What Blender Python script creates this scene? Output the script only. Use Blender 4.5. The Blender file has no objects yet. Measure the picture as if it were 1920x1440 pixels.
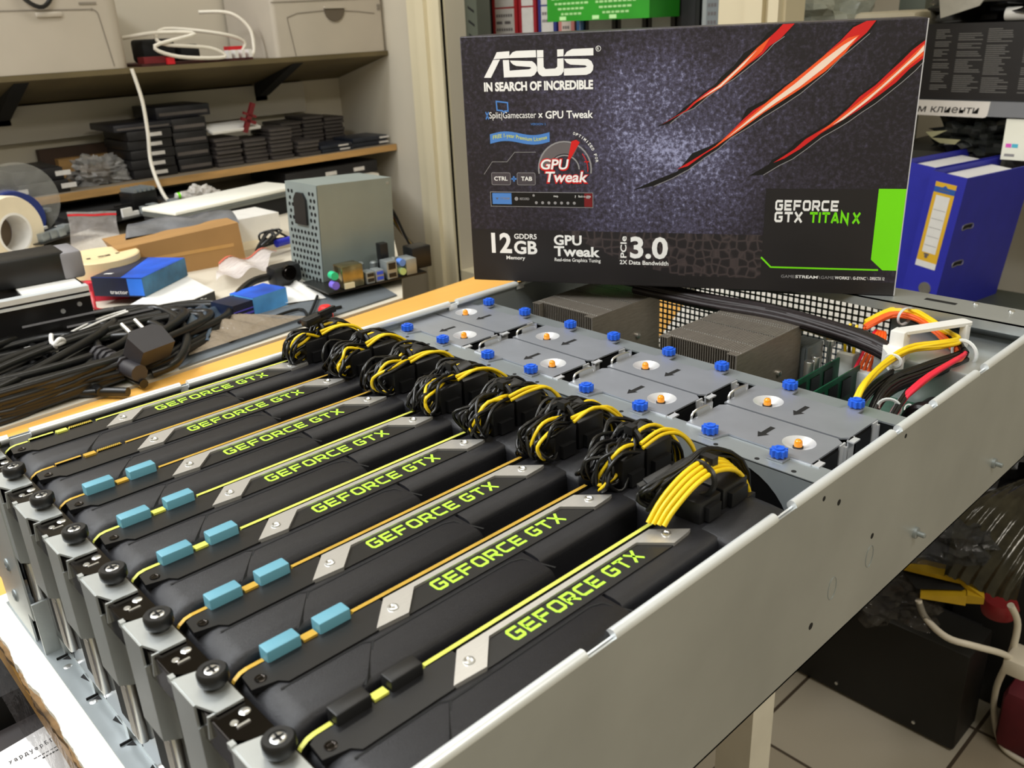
import bpy, bmesh, math, random
from mathutils import Vector, Matrix, Euler
# ---------------------------------------------------------------- camera, light, exposure
SC = bpy.context.scene
COL = SC.collection
ZT = 0.87378           # height of the server's upper rim
cd = bpy.data.cameras.new('camera'); cam = bpy.data.objects.new('camera', cd); COL.objects.link(cam)
_R = Matrix(((0.7237, -0.6888, -0.0427), (-0.2907, -0.2482, -0.924), (0.6259, 0.6811, -0.3799)))
_r, _d, _f = [Vector(_R[i]).normalized() for i in range(3)]
_d = _f.cross(_r).normalized(); _r = _d.cross(_f)
_m = Matrix((_r, -_d, -_f)).transposed().to_4x4(); _m.translation = (-0.1825, -0.2335, 1.1191)
cam.matrix_world = _m
cd.sensor_width = 36; cd.lens = 36 * 1657.97 / 1920; cd.clip_start = .02; cd.clip_end = 30
cd.dof.use_dof = True; cd.dof.focus_distance = .62; cd.dof.aperture_fstop = 17
SC.camera = cam
SC.view_settings.view_transform = 'Standard'; SC.view_settings.look = 'None'
SC.view_settings.exposure = 0.0; SC.view_settings.gamma = 1; SC.view_settings.use_curve_mapping = False
w = bpy.data.worlds.new('room_air'); SC.world = w; w.use_nodes = True
w.node_tree.nodes['Background'].inputs[0].default_value = (.50, .44, .285, 1)
w.node_tree.nodes['Background'].inputs[1].default_value = .72
def area(name, loc, size, power, col, aim=(0, 0, -1), spread=180):
    l = bpy.data.lights.new(name, 'AREA'); l.shape = 'RECTANGLE'; l.size, l.size_y = size
    l.energy = power; l.color = col; l.spread = math.radians(spread)
    o = bpy.data.objects.new(name, l); COL.objects.link(o); o.location = loc
    o.rotation_euler = Vector(aim).to_track_quat('-Z', 'Y').to_euler(); return o
area('bench_tube_light', (-.55, .42, 2.12), (1.2, .22), 20, (.94, .975, 1), (.22, -.02, -1))
area('wall_tube_light', (-.85, 1.7, 2.4), (1.3, .4), 36, (.96, .985, 1), (.15, -.45, -1))
area('ceiling_tube_light', (.75, .95, 2.5), (1.2, .25), 10, (1, .96, .88), (0, .2, -1))
area('ceiling_tube_light', (.3, -1.3, 2.5), (1.3, .30), 20, (1, .95, .86), (0, .2, -1))

# ---------------------------------------------------------------- helpers
def L(r, g, b):
    f = lambda c: (c / 255 / 12.92) if c / 255 <= .04045 else ((c / 255 + .055) / 1.055) ** 2.4
    return (f(r), f(g), f(b), 1)
MATS = {}
def mk(name, rgb, rough=.5, metal=0, var=.12, scale=40, bump=0, bscale=300, spec=.5, alpha=1, trans=0, stretch=None, coat=0):
    if name in MATS: return MATS[name]
    m = bpy.data.materials.new(name); m.use_nodes = True; nt = m.node_tree; p = nt.nodes['Principled BSDF']
    p.inputs['Roughness'].default_value = rough; p.inputs['Metallic'].default_value = metal
    p.inputs['Specular IOR Level'].default_value = spec; p.inputs['Alpha'].default_value = alpha
    p.inputs['Transmission Weight'].default_value = trans; p.inputs['Coat Weight'].default_value = coat
    tc = nt.nodes.new('ShaderNodeTexCoord'); src = tc.outputs['Object']
    if stretch:
        mp = nt.nodes.new('ShaderNodeMapping'); mp.inputs['Scale'].default_value = stretch
        nt.links.new(src, mp.inputs[0]); src = mp.outputs[0]
    n = nt.nodes.new('ShaderNodeTexNoise'); n.inputs['Scale'].default_value = scale; n.inputs['Detail'].default_value = 4
    nt.links.new(src, n.inputs['Vector'])
    r = nt.nodes.new('ShaderNodeValToRGB'); c = L(*rgb)
    r.color_ramp.elements[0].position = .3; r.color_ramp.elements[1].position = .7
    r.color_ramp.elements[0].color = [x * (1 - var) for x in c[:3]] + [1]
    r.color_ramp.elements[1].color = [min(1, x * (1 + var)) for x in c[:3]] + [1]
    nt.links.new(n.outputs['Fac'], r.inputs[0]); nt.links.new(r.outputs[0], p.inputs['Base Color'])
    if bump:
        n2 = nt.nodes.new('ShaderNodeTexNoise'); n2.inputs['Scale'].default_value = bscale; n2.inputs['Detail'].default_value = 2
        nt.links.new(src, n2.inputs['Vector'])
        b = nt.nodes.new('ShaderNodeBump'); b.inputs['Strength'].default_value = bump; b.inputs['Distance'].default_value = .001
        nt.links.new(n2.outputs['Fac'], b.inputs['Height']); nt.links.new(b.outputs[0], p.inputs['Normal'])
    MATS[name] = m; return m
def film(name, rgb, fac=.35, rough=.12):
    m = bpy.data.materials.new(name); m.use_nodes = True; nt = m.node_tree; nt.nodes.remove(nt.nodes['Principled BSDF'])
    out = nt.nodes['Material Output']; t = nt.nodes.new('ShaderNodeBsdfTransparent'); g = nt.nodes.new('ShaderNodeBsdfPrincipled')
    g.inputs['Base Color'].default_value = L(*rgb); g.inputs['Roughness'].default_value = rough
    n = nt.nodes.new('ShaderNodeTexNoise'); n.inputs['Scale'].default_value = 28; n.inputs['Detail'].default_value = 5
    tc = nt.nodes.new('ShaderNodeTexCoord'); nt.links.new(tc.outputs['Object'], n.inputs['Vector'])
    b = nt.nodes.new('ShaderNodeBump'); b.inputs['Strength'].default_value = .9; b.inputs['Distance'].default_value = .01
    nt.links.new(n.outputs['Fac'], b.inputs['Height']); nt.links.new(b.outputs[0], g.inputs['Normal'])
    mx = nt.nodes.new('ShaderNodeMixShader'); mx.inputs[0].default_value = fac
    nt.links.new(t.outputs[0], mx.inputs[1]); nt.links.new(g.outputs[0], mx.inputs[2]); nt.links.new(mx.outputs[0], out.inputs[0]); return m

class MB:
    """collects shapes and links them as one mesh object"""
    def __init__(s, scale=1.0, off=(0, 0, 0)):
        s.v = []; s.f = []; s.mi = []; s.k = scale; s.o = Vector(off); s.cur = 0; s.M = None
    def add(s, vs, fs):
        b = len(s.v)
        for p in vs:
            p = Vector(p)
            if s.M is not None: p = s.M @ p
            s.v.append(p * s.k + s.o)
        for f in fs: s.f.append([i + b for i in f]); s.mi.append(s.cur)
        return s
    def box(s, x0, x1, y0, y1, z0, z1):
        return s.add([(x, y, z) for z in (z0, z1) for y in (y0, y1) for x in (x0, x1)],
                     [(0, 2, 3, 1), (4, 5, 7, 6), (0, 1, 5, 4), (2, 6, 7, 3), (0, 4, 6, 2), (1, 3, 7, 5)])
    def rbox(s, x0, x1, y0, y1, z0, z1, r=1.0, seg=2):
        bm = bmesh.new(); bmesh.ops.create_cube(bm, size=1)
        for v in bm.verts: v.co = ((x0 + x1) / 2 + v.co.x * (x1 - x0), (y0 + y1) / 2 + v.co.y * (y1 - y0), (z0 + z1) / 2 + v.co.z * (z1 - z0))
        bmesh.ops.bevel(bm, geom=bm.edges[:], offset=r, segments=seg, profile=.5, affect='EDGES')
        bm.verts.index_update(); s.add([v.co.copy() for v in bm.verts], [[v.index for v in f.verts] for f in bm.faces]); bm.free(); return s
    def prism(s, pts, a, b, ax='z', bev=0, side=None):
        """polygon pts in the plane normal to ax, pushed from a to b"""
        def P(p, t): return {'z': (p[0], p[1], t), 'y': (p[0], t, p[1]), 'x': (t, p[0], p[1])}[ax]
        n = len(pts)
        ar = sum(pts[i][0] * pts[(i + 1) % n][1] - pts[(i + 1) % n][0] * pts[i][1] for i in range(n))
        if ar < 0: pts = pts[::-1]
        if ax == 'y': a, b = b, a
        vs = [P(p, a) for p in pts] + [P(p, b) for p in pts]
        c = s.cur
        if a > b and ax != 'y' or (ax == 'y' and b > a): vs = [P(p, b) for p in pts] + [P(p, a) for p in pts]
        s.add(vs, [list(range(n))[::-1], list(range(n, 2 * n))])
        bse = len(s.v) - 2 * n
        if side is not None: s.cur = side
        for i in range(n):
            j = (i + 1) % n; s.f.append([bse + i, bse + j, bse + n + j, bse + n + i]); s.mi.append(s.cur)
        s.cur = c; return s
    def tube(s, path, r, n=8, smooth=3, closed=False, flat=1.0):
        P = [Vector(p) for p in path]
        if smooth and len(P) > 2:
            Q = []; m = len(P); rng = range(m if closed else m - 1)
            for i in rng:
                p0 = P[(i - 1) % m] if (closed or i > 0) else P[0]; p1 = P[i]; p2 = P[(i + 1) % m]
                p3 = P[(i + 2) % m] if (closed or i < m - 2) else P[-1]
                for k in range(smooth):
                    t = k / smooth
                    Q.append(.5 * ((2 * p1) + (p2 - p0) * t + (2 * p0 - 5 * p1 + 4 * p2 - p3) * t * t + (3 * p1 - p0 - 3 * p2 + p3) * t ** 3))
            if not closed: Q.append(P[-1])
            P = Q
        m = len(P); vs = []; up = None
        for i in range(m):
            a = P[(i - 1) % m] if (closed or i) else P[0]; b = P[(i + 1) % m] if (closed or i < m - 1) else P[-1]
            t = (b - a)
            t = t.normalized() if t.length > 1e-9 else Vector((0, 0, 1))
            if up is None: up = Vector((0, 0, 1)) if abs(t.z) < .9 else Vector((1, 0, 0))
            x = up.cross(t)
            if x.length < 1e-6: x = Vector((1, 0, 0)).cross(t)
            x.normalize(); y = t.cross(x); up = y
            for k in range(n):
                q = 2 * math.pi * k / n; vs.append(P[i] + x * (r * math.cos(q)) + y * (r * flat * math.sin(q)))
        fs = []
        for i in range(m if closed else m - 1):
            for k in range(n):
                a = i * n + k; b = i * n + (k + 1) % n; c = ((i + 1) % m) * n
                fs.append((a, b, c + (k + 1) % n, c + k))
        if not closed: fs += [list(range(n))[::-1], list(range((m - 1) * n, m * n))]
        return s.add(vs, fs)
    def lathe(s, prof, c=(0, 0, 0), ax='z', n=24, cap=True):
        vs = []; fs = []; c = Vector(c)
        for r, h in prof:
            for k in range(n):
                q = 2 * math.pi * k / n; a, b = r * math.cos(q), r * math.sin(q)
                vs.append(c + Vector({'z': (a, b, h), 'x': (h, a, b), 'y': (b, h, a)}[ax]))
        m = len(prof)
        for i in range(m - 1):
            for k in range(n):
                fs.append((i * n + k, i * n + (k + 1) % n, (i + 1) * n + (k + 1) % n, (i + 1) * n + k))
        if prof[0] != prof[-1]:
            if prof[0][0] < 10 * prof[-1][0] or not cap: fs += [list(range(n))[::-1]] if cap else []
            fs.append(list(range((m - 1) * n, m * n)))
        return s.add(vs, fs)
    def loft(s, secs, cap=True):
        n = len(secs[0]); vs = [p for q in secs for p in q]; fs = []
        for i in range(len(secs) - 1):
            for k in range(n):
                a = i * n + k; b = i * n + (k + 1) % n
                fs.append((a, b, b + n, a + n))
        if cap: fs += [list(range(n))[::-1], list(range((len(secs) - 1) * n, len(secs) * n))]
        return s.add(vs, fs)
    def sheet(s, fn, nu, nv, th=0):
        vs = [fn(i / nu, j / nv) for j in range(nv + 1) for i in range(nu + 1)]
        fs = [(j * (nu + 1) + i, j * (nu + 1) + i + 1, (j + 1) * (nu + 1) + i + 1, (j + 1) * (nu + 1) + i) for j in range(nv) for i in range(nu)]
        return s.add(vs, fs)
    def faces2(s, polys, f):
        for p in polys:
            q = [f(*a) for a in p]; s.add(q, [list(range(len(q)))])
        return s
    def build(s, name, mats, parent=None, smooth=40, local=False, fix=True):
        if not isinstance(mats, (list, tuple)): mats = [mats]
        me = bpy.data.meshes.new(name); vs = s.v
        if parent is not None and not local:
            inv = (Matrix.Translation(parent['_loc']) @ Euler(parent['_rot']).to_matrix().to_4x4()).inverted()
            vs = [inv @ v for v in vs]
        me.from_pydata([tuple(v) for v in vs], [], s.f)
        for m in mats: me.materials.append(m)
        for i, p in enumerate(me.polygons): p.material_index = min(s.mi[i], len(mats) - 1)
        if fix:
            bm = bmesh.new(); bm.from_mesh(me); bmesh.ops.recalc_face_normals(bm, faces=bm.faces[:]); bm.to_mesh(me); bm.free()
        if smooth:
            me.polygons.foreach_set('use_smooth', [True] * len(me.polygons)); me.set_sharp_from_angle(angle=math.radians(smooth))
        me.update()
        o = bpy.data.objects.new(name, me); COL.objects.link(o)
        if parent is not None: o.parent = parent
        o['_loc'] = (0, 0, 0) if parent is None else parent['_loc']; o['_rot'] = (0, 0, 0) if parent is None else parent['_rot']
        return o
def C(): return MB(.001, (0, 0, ZT))      # millimetres in the server's own frame
def thing(name, label, cat, loc=(0, 0, 0), rot=(0, 0, 0), group=None):
    o = bpy.data.objects.new(name, None); COL.objects.link(o); o.location = loc; o.rotation_euler = rot
    o.empty_display_size = .02; o['_loc'] = tuple(loc); o['_rot'] = tuple(rot); o['label'] = label; o['category'] = cat
    if group: o['group'] = group
    return o
def tag(o, label, cat, group=None):
    o['label'] = label; o['category'] = cat
    if group: o['group'] = group
    return o
def struct(o): o['kind'] = 'structure'; return o
def dup(root, loc, label, rot=None, group=None):
    r = root.copy(); COL.objects.link(r); r.location = loc; r['label'] = label; r['_loc'] = tuple(loc)
    if rot is not None: r.rotation_euler = rot; r['_rot'] = tuple(rot)
    if group: r['group'] = group
    for ch in list(root.children):
        c = ch.copy(); COL.objects.link(c); c.parent = r
        for g in list(ch.children):
            d = g.copy(); COL.objects.link(d); d.parent = c
    return r
def arc(cx, cy, r, a0, a1, n=8):
    return [(cx + r * math.cos(math.radians(a0 + (a1 - a0) * i / n)), cy + r * math.sin(math.radians(a0 + (a1 - a0) * i / n))) for i in range(n + 1)]
def rrect(x0, x1, y0, y1, r, n=4):
    return arc(x1 - r, y1 - r, r, 0, 90, n) + arc(x0 + r, y1 - r, r, 90, 180, n) + arc(x0 + r, y0 + r, r, 180, 270, n) + arc(x1 - r, y0 + r, r, 270, 360, n)
_tx = {}
def text2(body, x0, x1, y0, y1, bold=0.0, shear=0.0):
    """outline faces of a text fitted to a rectangle; returns (verts2d, faces)"""
    key = (body, bold, shear)
    if key not in _tx:
        cu = bpy.data.curves.new('t', 'FONT'); cu.body = body; cu.resolution_u = 3; cu.offset = bold; cu.shear = shear; cu.fill_mode = 'FRONT'
        o = bpy.data.objects.new('t', cu); COL.objects.link(o); dg = bpy.context.evaluated_depsgraph_get()
        me = bpy.data.meshes.new_from_object(o.evaluated_get(dg))
        vs = [(v.co.x, v.co.y) for v in me.vertices]; fs = [list(p.vertices) for p in me.polygons]
        bpy.data.objects.remove(o); bpy.data.meshes.remove(me); bpy.data.curves.remove(cu); _tx[key] = (vs, fs)
    vs, fs = _tx[key]
    a0 = min(v[0] for v in vs); a1 = max(v[0] for v in vs); b0 = min(v[1] for v in vs); b1 = max(v[1] for v in vs)
    return [(x0 + (v[0] - a0) / (a1 - a0) * (x1 - x0), y0 + (v[1] - b0) / (b1 - b0) * (y1 - y0)) for v in vs], fs
def put_text(mb, f, *a, **k):
    vs, fs = text2(*a, **k); mb.add([f(*v) for v in vs], fs)
def stroke(path, wd, closed=False):
    """mitred band along a 2d path, as quads"""
    P = [Vector(p) for p in path]; n = len(P); out = []; offs = []
    for i in range(n):
        d1 = (P[i] - P[i - 1]).normalized() if (i or closed) else None
        d2 = (P[(i + 1) % n] - P[i]).normalized() if (i < n - 1 or closed) else None
        if d1 is None: d1 = d2
        if d2 is None: d2 = d1
        n1 = Vector((-d1.y, d1.x)); n2 = Vector((-d2.y, d2.x)); m = (n1 + n2).normalized()
        offs.append(m * (wd / 2 / max(.35, m.dot(n1))))
    for i in range(n if closed else n - 1):
        j = (i + 1) % n; out.append([tuple(P[i] - offs[i]), tuple(P[j] - offs[j]), tuple(P[j] + offs[j]), tuple(P[i] + offs[i])])
    return out
GL = {'G': [[(.95, .9), (.22, .9), (.1, .78), (.1, .22), (.22, .1), (.78, .1), (.88, .2), (.88, .5), (.5, .5)]],
      'E': [[(.95, .9), (.1, .9), (.1, .1), (.95, .1)], [(.1, .5), (.85, .5)]], 'F': [[(.95, .9), (.1, .9), (.1, 0)], [(.1, .48), (.85, .48)]],
      'O': ['c', [(.22, .9), (.78, .9), (.9, .78), (.9, .22), (.78, .1), (.22, .1), (.1, .22), (.1, .78)]],
      'R': [[(.1, 0), (.1, .9), (.78, .9), (.88, .8), (.88, .52), (.78, .42), (.1, .42)], [(.5, .42), (.92, 0)]],
      'C': [[(.95, .9), (.22, .9), (.1, .78), (.1, .22), (.22, .1), (.95, .1)]],
      'T': [[(0, .9), (1, .9)], [(.5, .9), (.5, 0)]], 'X': [[(.08, 1), (.92, 0)], [(.92, 1), (.08, 0)]],
      'I': [[(.1, 1), (.1, 0)]], 'A': [[(.08, 0), (.45, .9), (.55, .9), (.92, 0)], [(.2, .3), (.8, .3)]], 'N': [[(.1, 0), (.1, .97), (.9, .03), (.9, 1)]]}
def geo_text(body, x0, x1, y0, y1, wd=.2, gap=.22, sp=.45):
    adv = []; x = 0
    for ch in body:
        if ch == ' ': adv.append(x); x += sp; continue
        adv.append(x); x += (.2 if ch == 'I' else 1) + gap
    tot = x - gap; q = []; kx = (x1 - x0) / tot; ky = y1 - y0
    for ch, a in zip(body, adv):
        if ch == ' ': continue
        st = GL[ch]; cl = st[0] == 'c'
        for p in (st[1:] if cl else st):
            for quad in stroke(p, wd, cl): q.append([(x0 + (a + u) * kx, y0 + v * ky) for u, v in quad])
    return q
def fill(mb, outer, holes, f):
    """flat plate with holes: outline points through f(u,v)->3d"""
    bm = bmesh.new()
    for lp in [outer] + holes:
        vs = [bm.verts.new((p[0], p[1], 0)) for p in lp]
        for i in range(len(vs)): bm.edges.new((vs[i], vs[(i + 1) % len(vs)]))
    bmesh.ops.triangle_fill(bm, edges=bm.edges[:], use_beauty=True)
    bm.verts.index_update()
    mb.add([f(v.co.x, v.co.y) for v in bm.verts], [[v.index for v in q.verts] for q in bm.faces]); bm.free()
def walls(mb, loop, f0, f1):
    n = len(loop); mb.add([f0(*p) for p in loop] + [f1(*p) for p in loop], [(i, (i + 1) % n, n + (i + 1) % n, n + i) for i in range(n)])
def circ(x, y, r, n=28): return [(x + r * math.cos(2 * math.pi * k / n), y + r * math.sin(2 * math.pi * k / n)) for k in range(n)]
rnd = random.Random(7)
STEEL = mk('galvanised_steel', (192, 196, 196), .40, .75, .10, 9, .05, 500)
STEELIN = mk('plated_sheet', (156, 163, 166), .38, .55, .10, 14)
BRIGHT = mk('bright_steel', (225, 226, 226), .28, .95, .05, 60)
FANST = mk('fan_cover_steel', (158, 162, 170), .40, .55, .07, 30, .06, 900)
BLK = mk('black_plastic', (17, 17, 19), .42, 0, .2, 60)
SATIN = mk('black_satin', (21, 21, 23), .36, 0, .12, 80)
GRAIN = mk('grained_black_shroud', (36, 36, 40), .37, .1, .3, 1500, .3, 3200)
MATTE = mk('matte_black', (9, 9, 10), .8, 0, .2, 50)
GLOSSBLK = mk('black_chrome', (40, 36, 33), .16, .9, .15, 40)
MASK = mk('black_solder_mask', (18, 18, 16), .4, 0, .2, 90)
EDGEL = mk('lime_board_edge', (203, 205, 88), .5, 0, .10, 60)
EDGEG = mk('gold_board_edge', (190, 152, 55), .45, .2, .12, 60)
SILVER = mk('brushed_silver', (205, 203, 200), .38, .75, .06, 200, stretch=(1, 30, 30))
LIME = mk('lime_lettering', (178, 232, 62), .5, 0, .04, 50)
CAPB = mk('blue_rubber_cap', (98, 156, 176), .45, 0, .07, 40)
BLUEK = mk('blue_knob', (36, 96, 214), .4, 0, .08, 60)
AMBER = mk('amber_lens', (236, 148, 14), .15, 0, .08, 80, coat=.6)
YELW = mk('yellow_wire', (235, 200, 20), .4, 0, .06, 30)
BLKW = mk('black_wire', (11, 11, 12), .36, 0, .15, 30)
REDW = mk('red_wire', (222, 36, 62), .38, 0, .06, 30)
ORGW = mk('orange_wire', (238, 96, 34), .4, 0, .06, 30)
GRYW = mk('grey_wire', (130, 128, 132), .4, 0, .06, 30)
DARKW = mk('dark_sleeved_wire', (34, 26, 28), .5, 0, .3, 200)
NYLON = mk('white_nylon', (228, 226, 222), .45, 0, .04, 40)
CLEARN = mk('milky_nylon', (205, 208, 205), .4, 0, .05, 40)
PCBG = mk('green_board', (16, 74, 50), .4, 0, .25, 120)
NICKEL = mk('smoked_nickel', (150, 142, 132), .38, .6, .12, 120, stretch=(1, 6, 6))
FINDK = mk('fin_dark', (66, 62, 58), .4, .8, .2, 200)
REDP = mk('red_label', (205, 30, 42), .4, 0, .05, 40)
GOLD = mk('gold_contact', (205, 176, 70), .3, .6, .1, 300)

# ---------------------------------------------------------------- the open server
srv = thing('server_chassis', 'open galvanised steel rack server chassis without its lid, full of graphics cards', 'server', (.25, .19, .75))
RIMM = mk('rolled_rim_steel', (236, 240, 242), .34, .45, .05, 40)
def rim(y, breaks):
    m = C(); e = [-92] + [v for b in breaks for v in (b[0] - b[1], b[0] + b[1])] + [616]
    for a, b in zip(e[::2], e[1::2]):
        m.tube([(a, y, -3), (b, y, -3)], 3.1, 14, 0)
    for b in breaks: m.box(b[0] - b[1], b[0] + b[1], y - .6, y + .6, -9, -3.5)
    return m
m = C(); m.box(-92, 616, -32, -31, -124, -3)
for x, z, r in ((255.5, -20.9, 2), (307.6, -67.7, 2), (236.3, -97.6, 2.4), (236.4, -10.3, 1.6), (339, -8.5, 1.6)):
    m.cur = 1; m.lathe([(r, 0), (r, .25)], (x, -32.1, z), 'y', 12)
for x, z in ((307.5, -82.9), (259.1, -82.3)):
    m.cur = 2; m.tube([(x + 5 * math.cos(t * .7), -32.1, z + 8 * math.sin(t * .7)) for t in range(9)], .28, 5, 2, True)
m.build('side_wall', [STEEL, MATTE, STEELIN], srv)
rim(-29, ((48, 9), (197, 9), (329, 4), (381, 4), (465, 8))).build('rolled_rim', RIMM, srv)
m = C(); m.box(-92, 616, 405, 406, -124, -3); m.build('side_wall', STEELIN, srv)
rim(403, ((-58, 7), (60, 3), (330, 5), (420, 5))).build('rolled_rim', RIMM, srv)
for x, z in ((378.3, -97.5), (522.1, -99), ):
    m = C(); m.lathe([(4.2, 0), (4.2, -2), (2, -2.4), (2, -7), (1.2, -7.6)], (x, -32, z), 'y', 14); m.build('mounting_stud', STEELIN, srv)
m = C(); m.box(-94, 616, -32, 406, -124, -122.6); m.build('base_plate', STEELIN, srv)
m = C(); m.box(575, 618, -32, 406, -1.2, 0)
m.box(575, 576, -32, 406, -9, 0); m.build('rear_flange', STEEL, srv)
m = C(); m.prism([(598, 69), (604, 69), (604, 42), (598, 42)], .02, .12); m.build('flange_slot', MATTE, srv)
for x, y in ((612, 30), (609, 0), (611, -18)):
    m = C(); m.lathe([(2.6, 0), (2.2, 1), (.8, 1.3)], (x, y, 0), 'z', 12); m.build('rivet', BRIGHT, srv)
# perforated rear panel
m = C()
for k in range(44): m.box(599.6, 600.6, 96 + k * 6.2, 97.7 + k * 6.2, -122, -2)
for k in range(20): m.box(599.6, 600.6, 96, 371, -122 + k * 6.2, -120.3 + k * 6.2)
m.box(599.6, 600.6, -32, 97, -122, -1); m.box(599.6, 600.6, 370, 405, -122, -1); m.build('perforated_panel', STEELIN, srv)
m = C(); m.prism([(622, -131), (626, -131), (760, -50), (757, -48)], 100, 392, 'y'); tag(m.build('bounce_card', NYLON), 'added white card brightening the holes of the perforated rear panel of the server', 'card')  # slanted card added to catch light and brighten the panel's holes
# supply cover at the rear right
m = C(); m.rbox(500, 599, -30, 66, -60, -21, 3); m.build('supply_cover', STEEL, srv)
# fan partition with four round openings
FW = []
m = C(); holes = [circ(38 + 108 * j, -60, 46, 40) for j in range(4)]
outer = [(-31, -124), (405, -124), (405, -11), (-31, -11)]
fill(m, outer, holes, lambda y, z: (250, y, z)); fill(m, outer, holes, lambda y, z: (251.2, y, z))
for h in holes: walls(m, h, lambda y, z: (250, y, z), lambda y, z: (251.2, y, z))
m.box(250, 270, -31, 405, -11.6, -10.4)
m.cur = 1
for j in range(4):
    for dy, z in ((46.5, -24), (92 - 38, -16)): m.lathe([(2.4, 0), (2.4, -.3)], (250, 38 + 108 * j + dy, z), 'x', 12)
    for dy in (60, 30, 5): m.lathe([(1.6, 0), (1.6, .2)], (254, 108 * j + dy - 8, -10.4), 'z', 10)
m.build('fan_partition', [STEELIN, MATTE], srv)
m = C(); m.box(356, 372, -31, 405, -12.4, -11.2); m.box(371, 372, -31, 405, -122, -11.4); m.build('fan_partition', STEELIN, srv)
# rear corner post and card panel
m = C(); m.box(-93.2, -92, 330, 406, -100, 0); m.box(-93.2, -80, 322, 324, -124, -84); m.box(-93.2, -92, 342, 400, -124, -100)
m.build('corner_post', STEEL, srv)
for y, z in ((361, -71), (366, -97.6)):
    m = C(); m.lathe([(4.6, 0), (4.6, -.6), (3.4, -1.4), (1.6, -1.4), (1.6, -.4)], (-93.2, y, z), 'x', 16); m.build('post_screw', STEELIN, srv)
m = C(); m.box(-82, -81, -31, 405, -124, -108); m.box(-82, -81, -31, 405, -30, -14)
for i in range(0, 8): m.box(-84, -80, i * 52.6 - 3, i * 52.6 + 3, -124, -14)
m.build('card_panel', STEEL, srv)
for i in range(0, 8):
    y = i * 52.6; m = C(); m.prism([(-87, y - 6), (-83, y - 10), (-83, y - 5)], -122.6, -122.3); m.prism([(-85, y + 20), (-82.5, y + 22), (-82.5, y + 12)], -122.6, -122.3)
    m.box(-90, -83, y - 4.4, y - 3.8, -122.6, -121); m.build('floor_slot', MATTE, srv)
for x, y in ((-87, 300), (-87, 255), (-88, 175), (-88, 120)):
    m = C(); m.lathe([(2.6, 0), (1.8, .25)], (x, y, -122.6), 'z', 12); m.build('floor_rivet', BRIGHT, srv)
for i in range(8):
    y = i * 52.6
    m = C()
    m.prism([(-91.6, y + 27), (-76, y + 23), (-76, y - 4.5), (-87.4, y - 4.5), (-91.6, y + 6)], .2, 1.4)
    m.box(-92.4, -91.4, y + 6, y + 27, -52, 1); m.prism([(-92.4, -10), (-80, -10), (-80, -40), (-84, -56), (-92.4, -52)], y + 5.2, y + 6.2, 'y')
    m.box(-92.4, -90, y + 27, y + 30, -1, 2)
    m.prism([(-91, .5), (-87.5, .5), (-83, -10), (-92, -10)], y - 3.6, y - 2.6, 'y')
    m.build('slot_clamp', STEEL, srv)
    m = C(); m.lathe([(4.2, .8), (4.2, 3), (6.2, 3.1), (6.4, 3.6), (6.4, 7.6), (5.6, 8.6), (3.6, 8.6), (3.2, 8.0)], (-80.6, y + 11.2, .8), 'z', 28)
    m.cur = 1; m.lathe([(3.1, 8.1), (2.4, 8.5), (.6, 8.3)], (-80.6, y + 11.2, .8), 'z', 14)
    m.cur = 2; m.box(-83, -78.2, y + 10.7, y + 11.7, 9.2, 9.4); m.box(-81.1, -80.1, y + 8.8, y + 13.6, 9.2, 9.4)
    m.build('thumb_screw', [BLK, BRIGHT, MATTE], srv)

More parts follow.
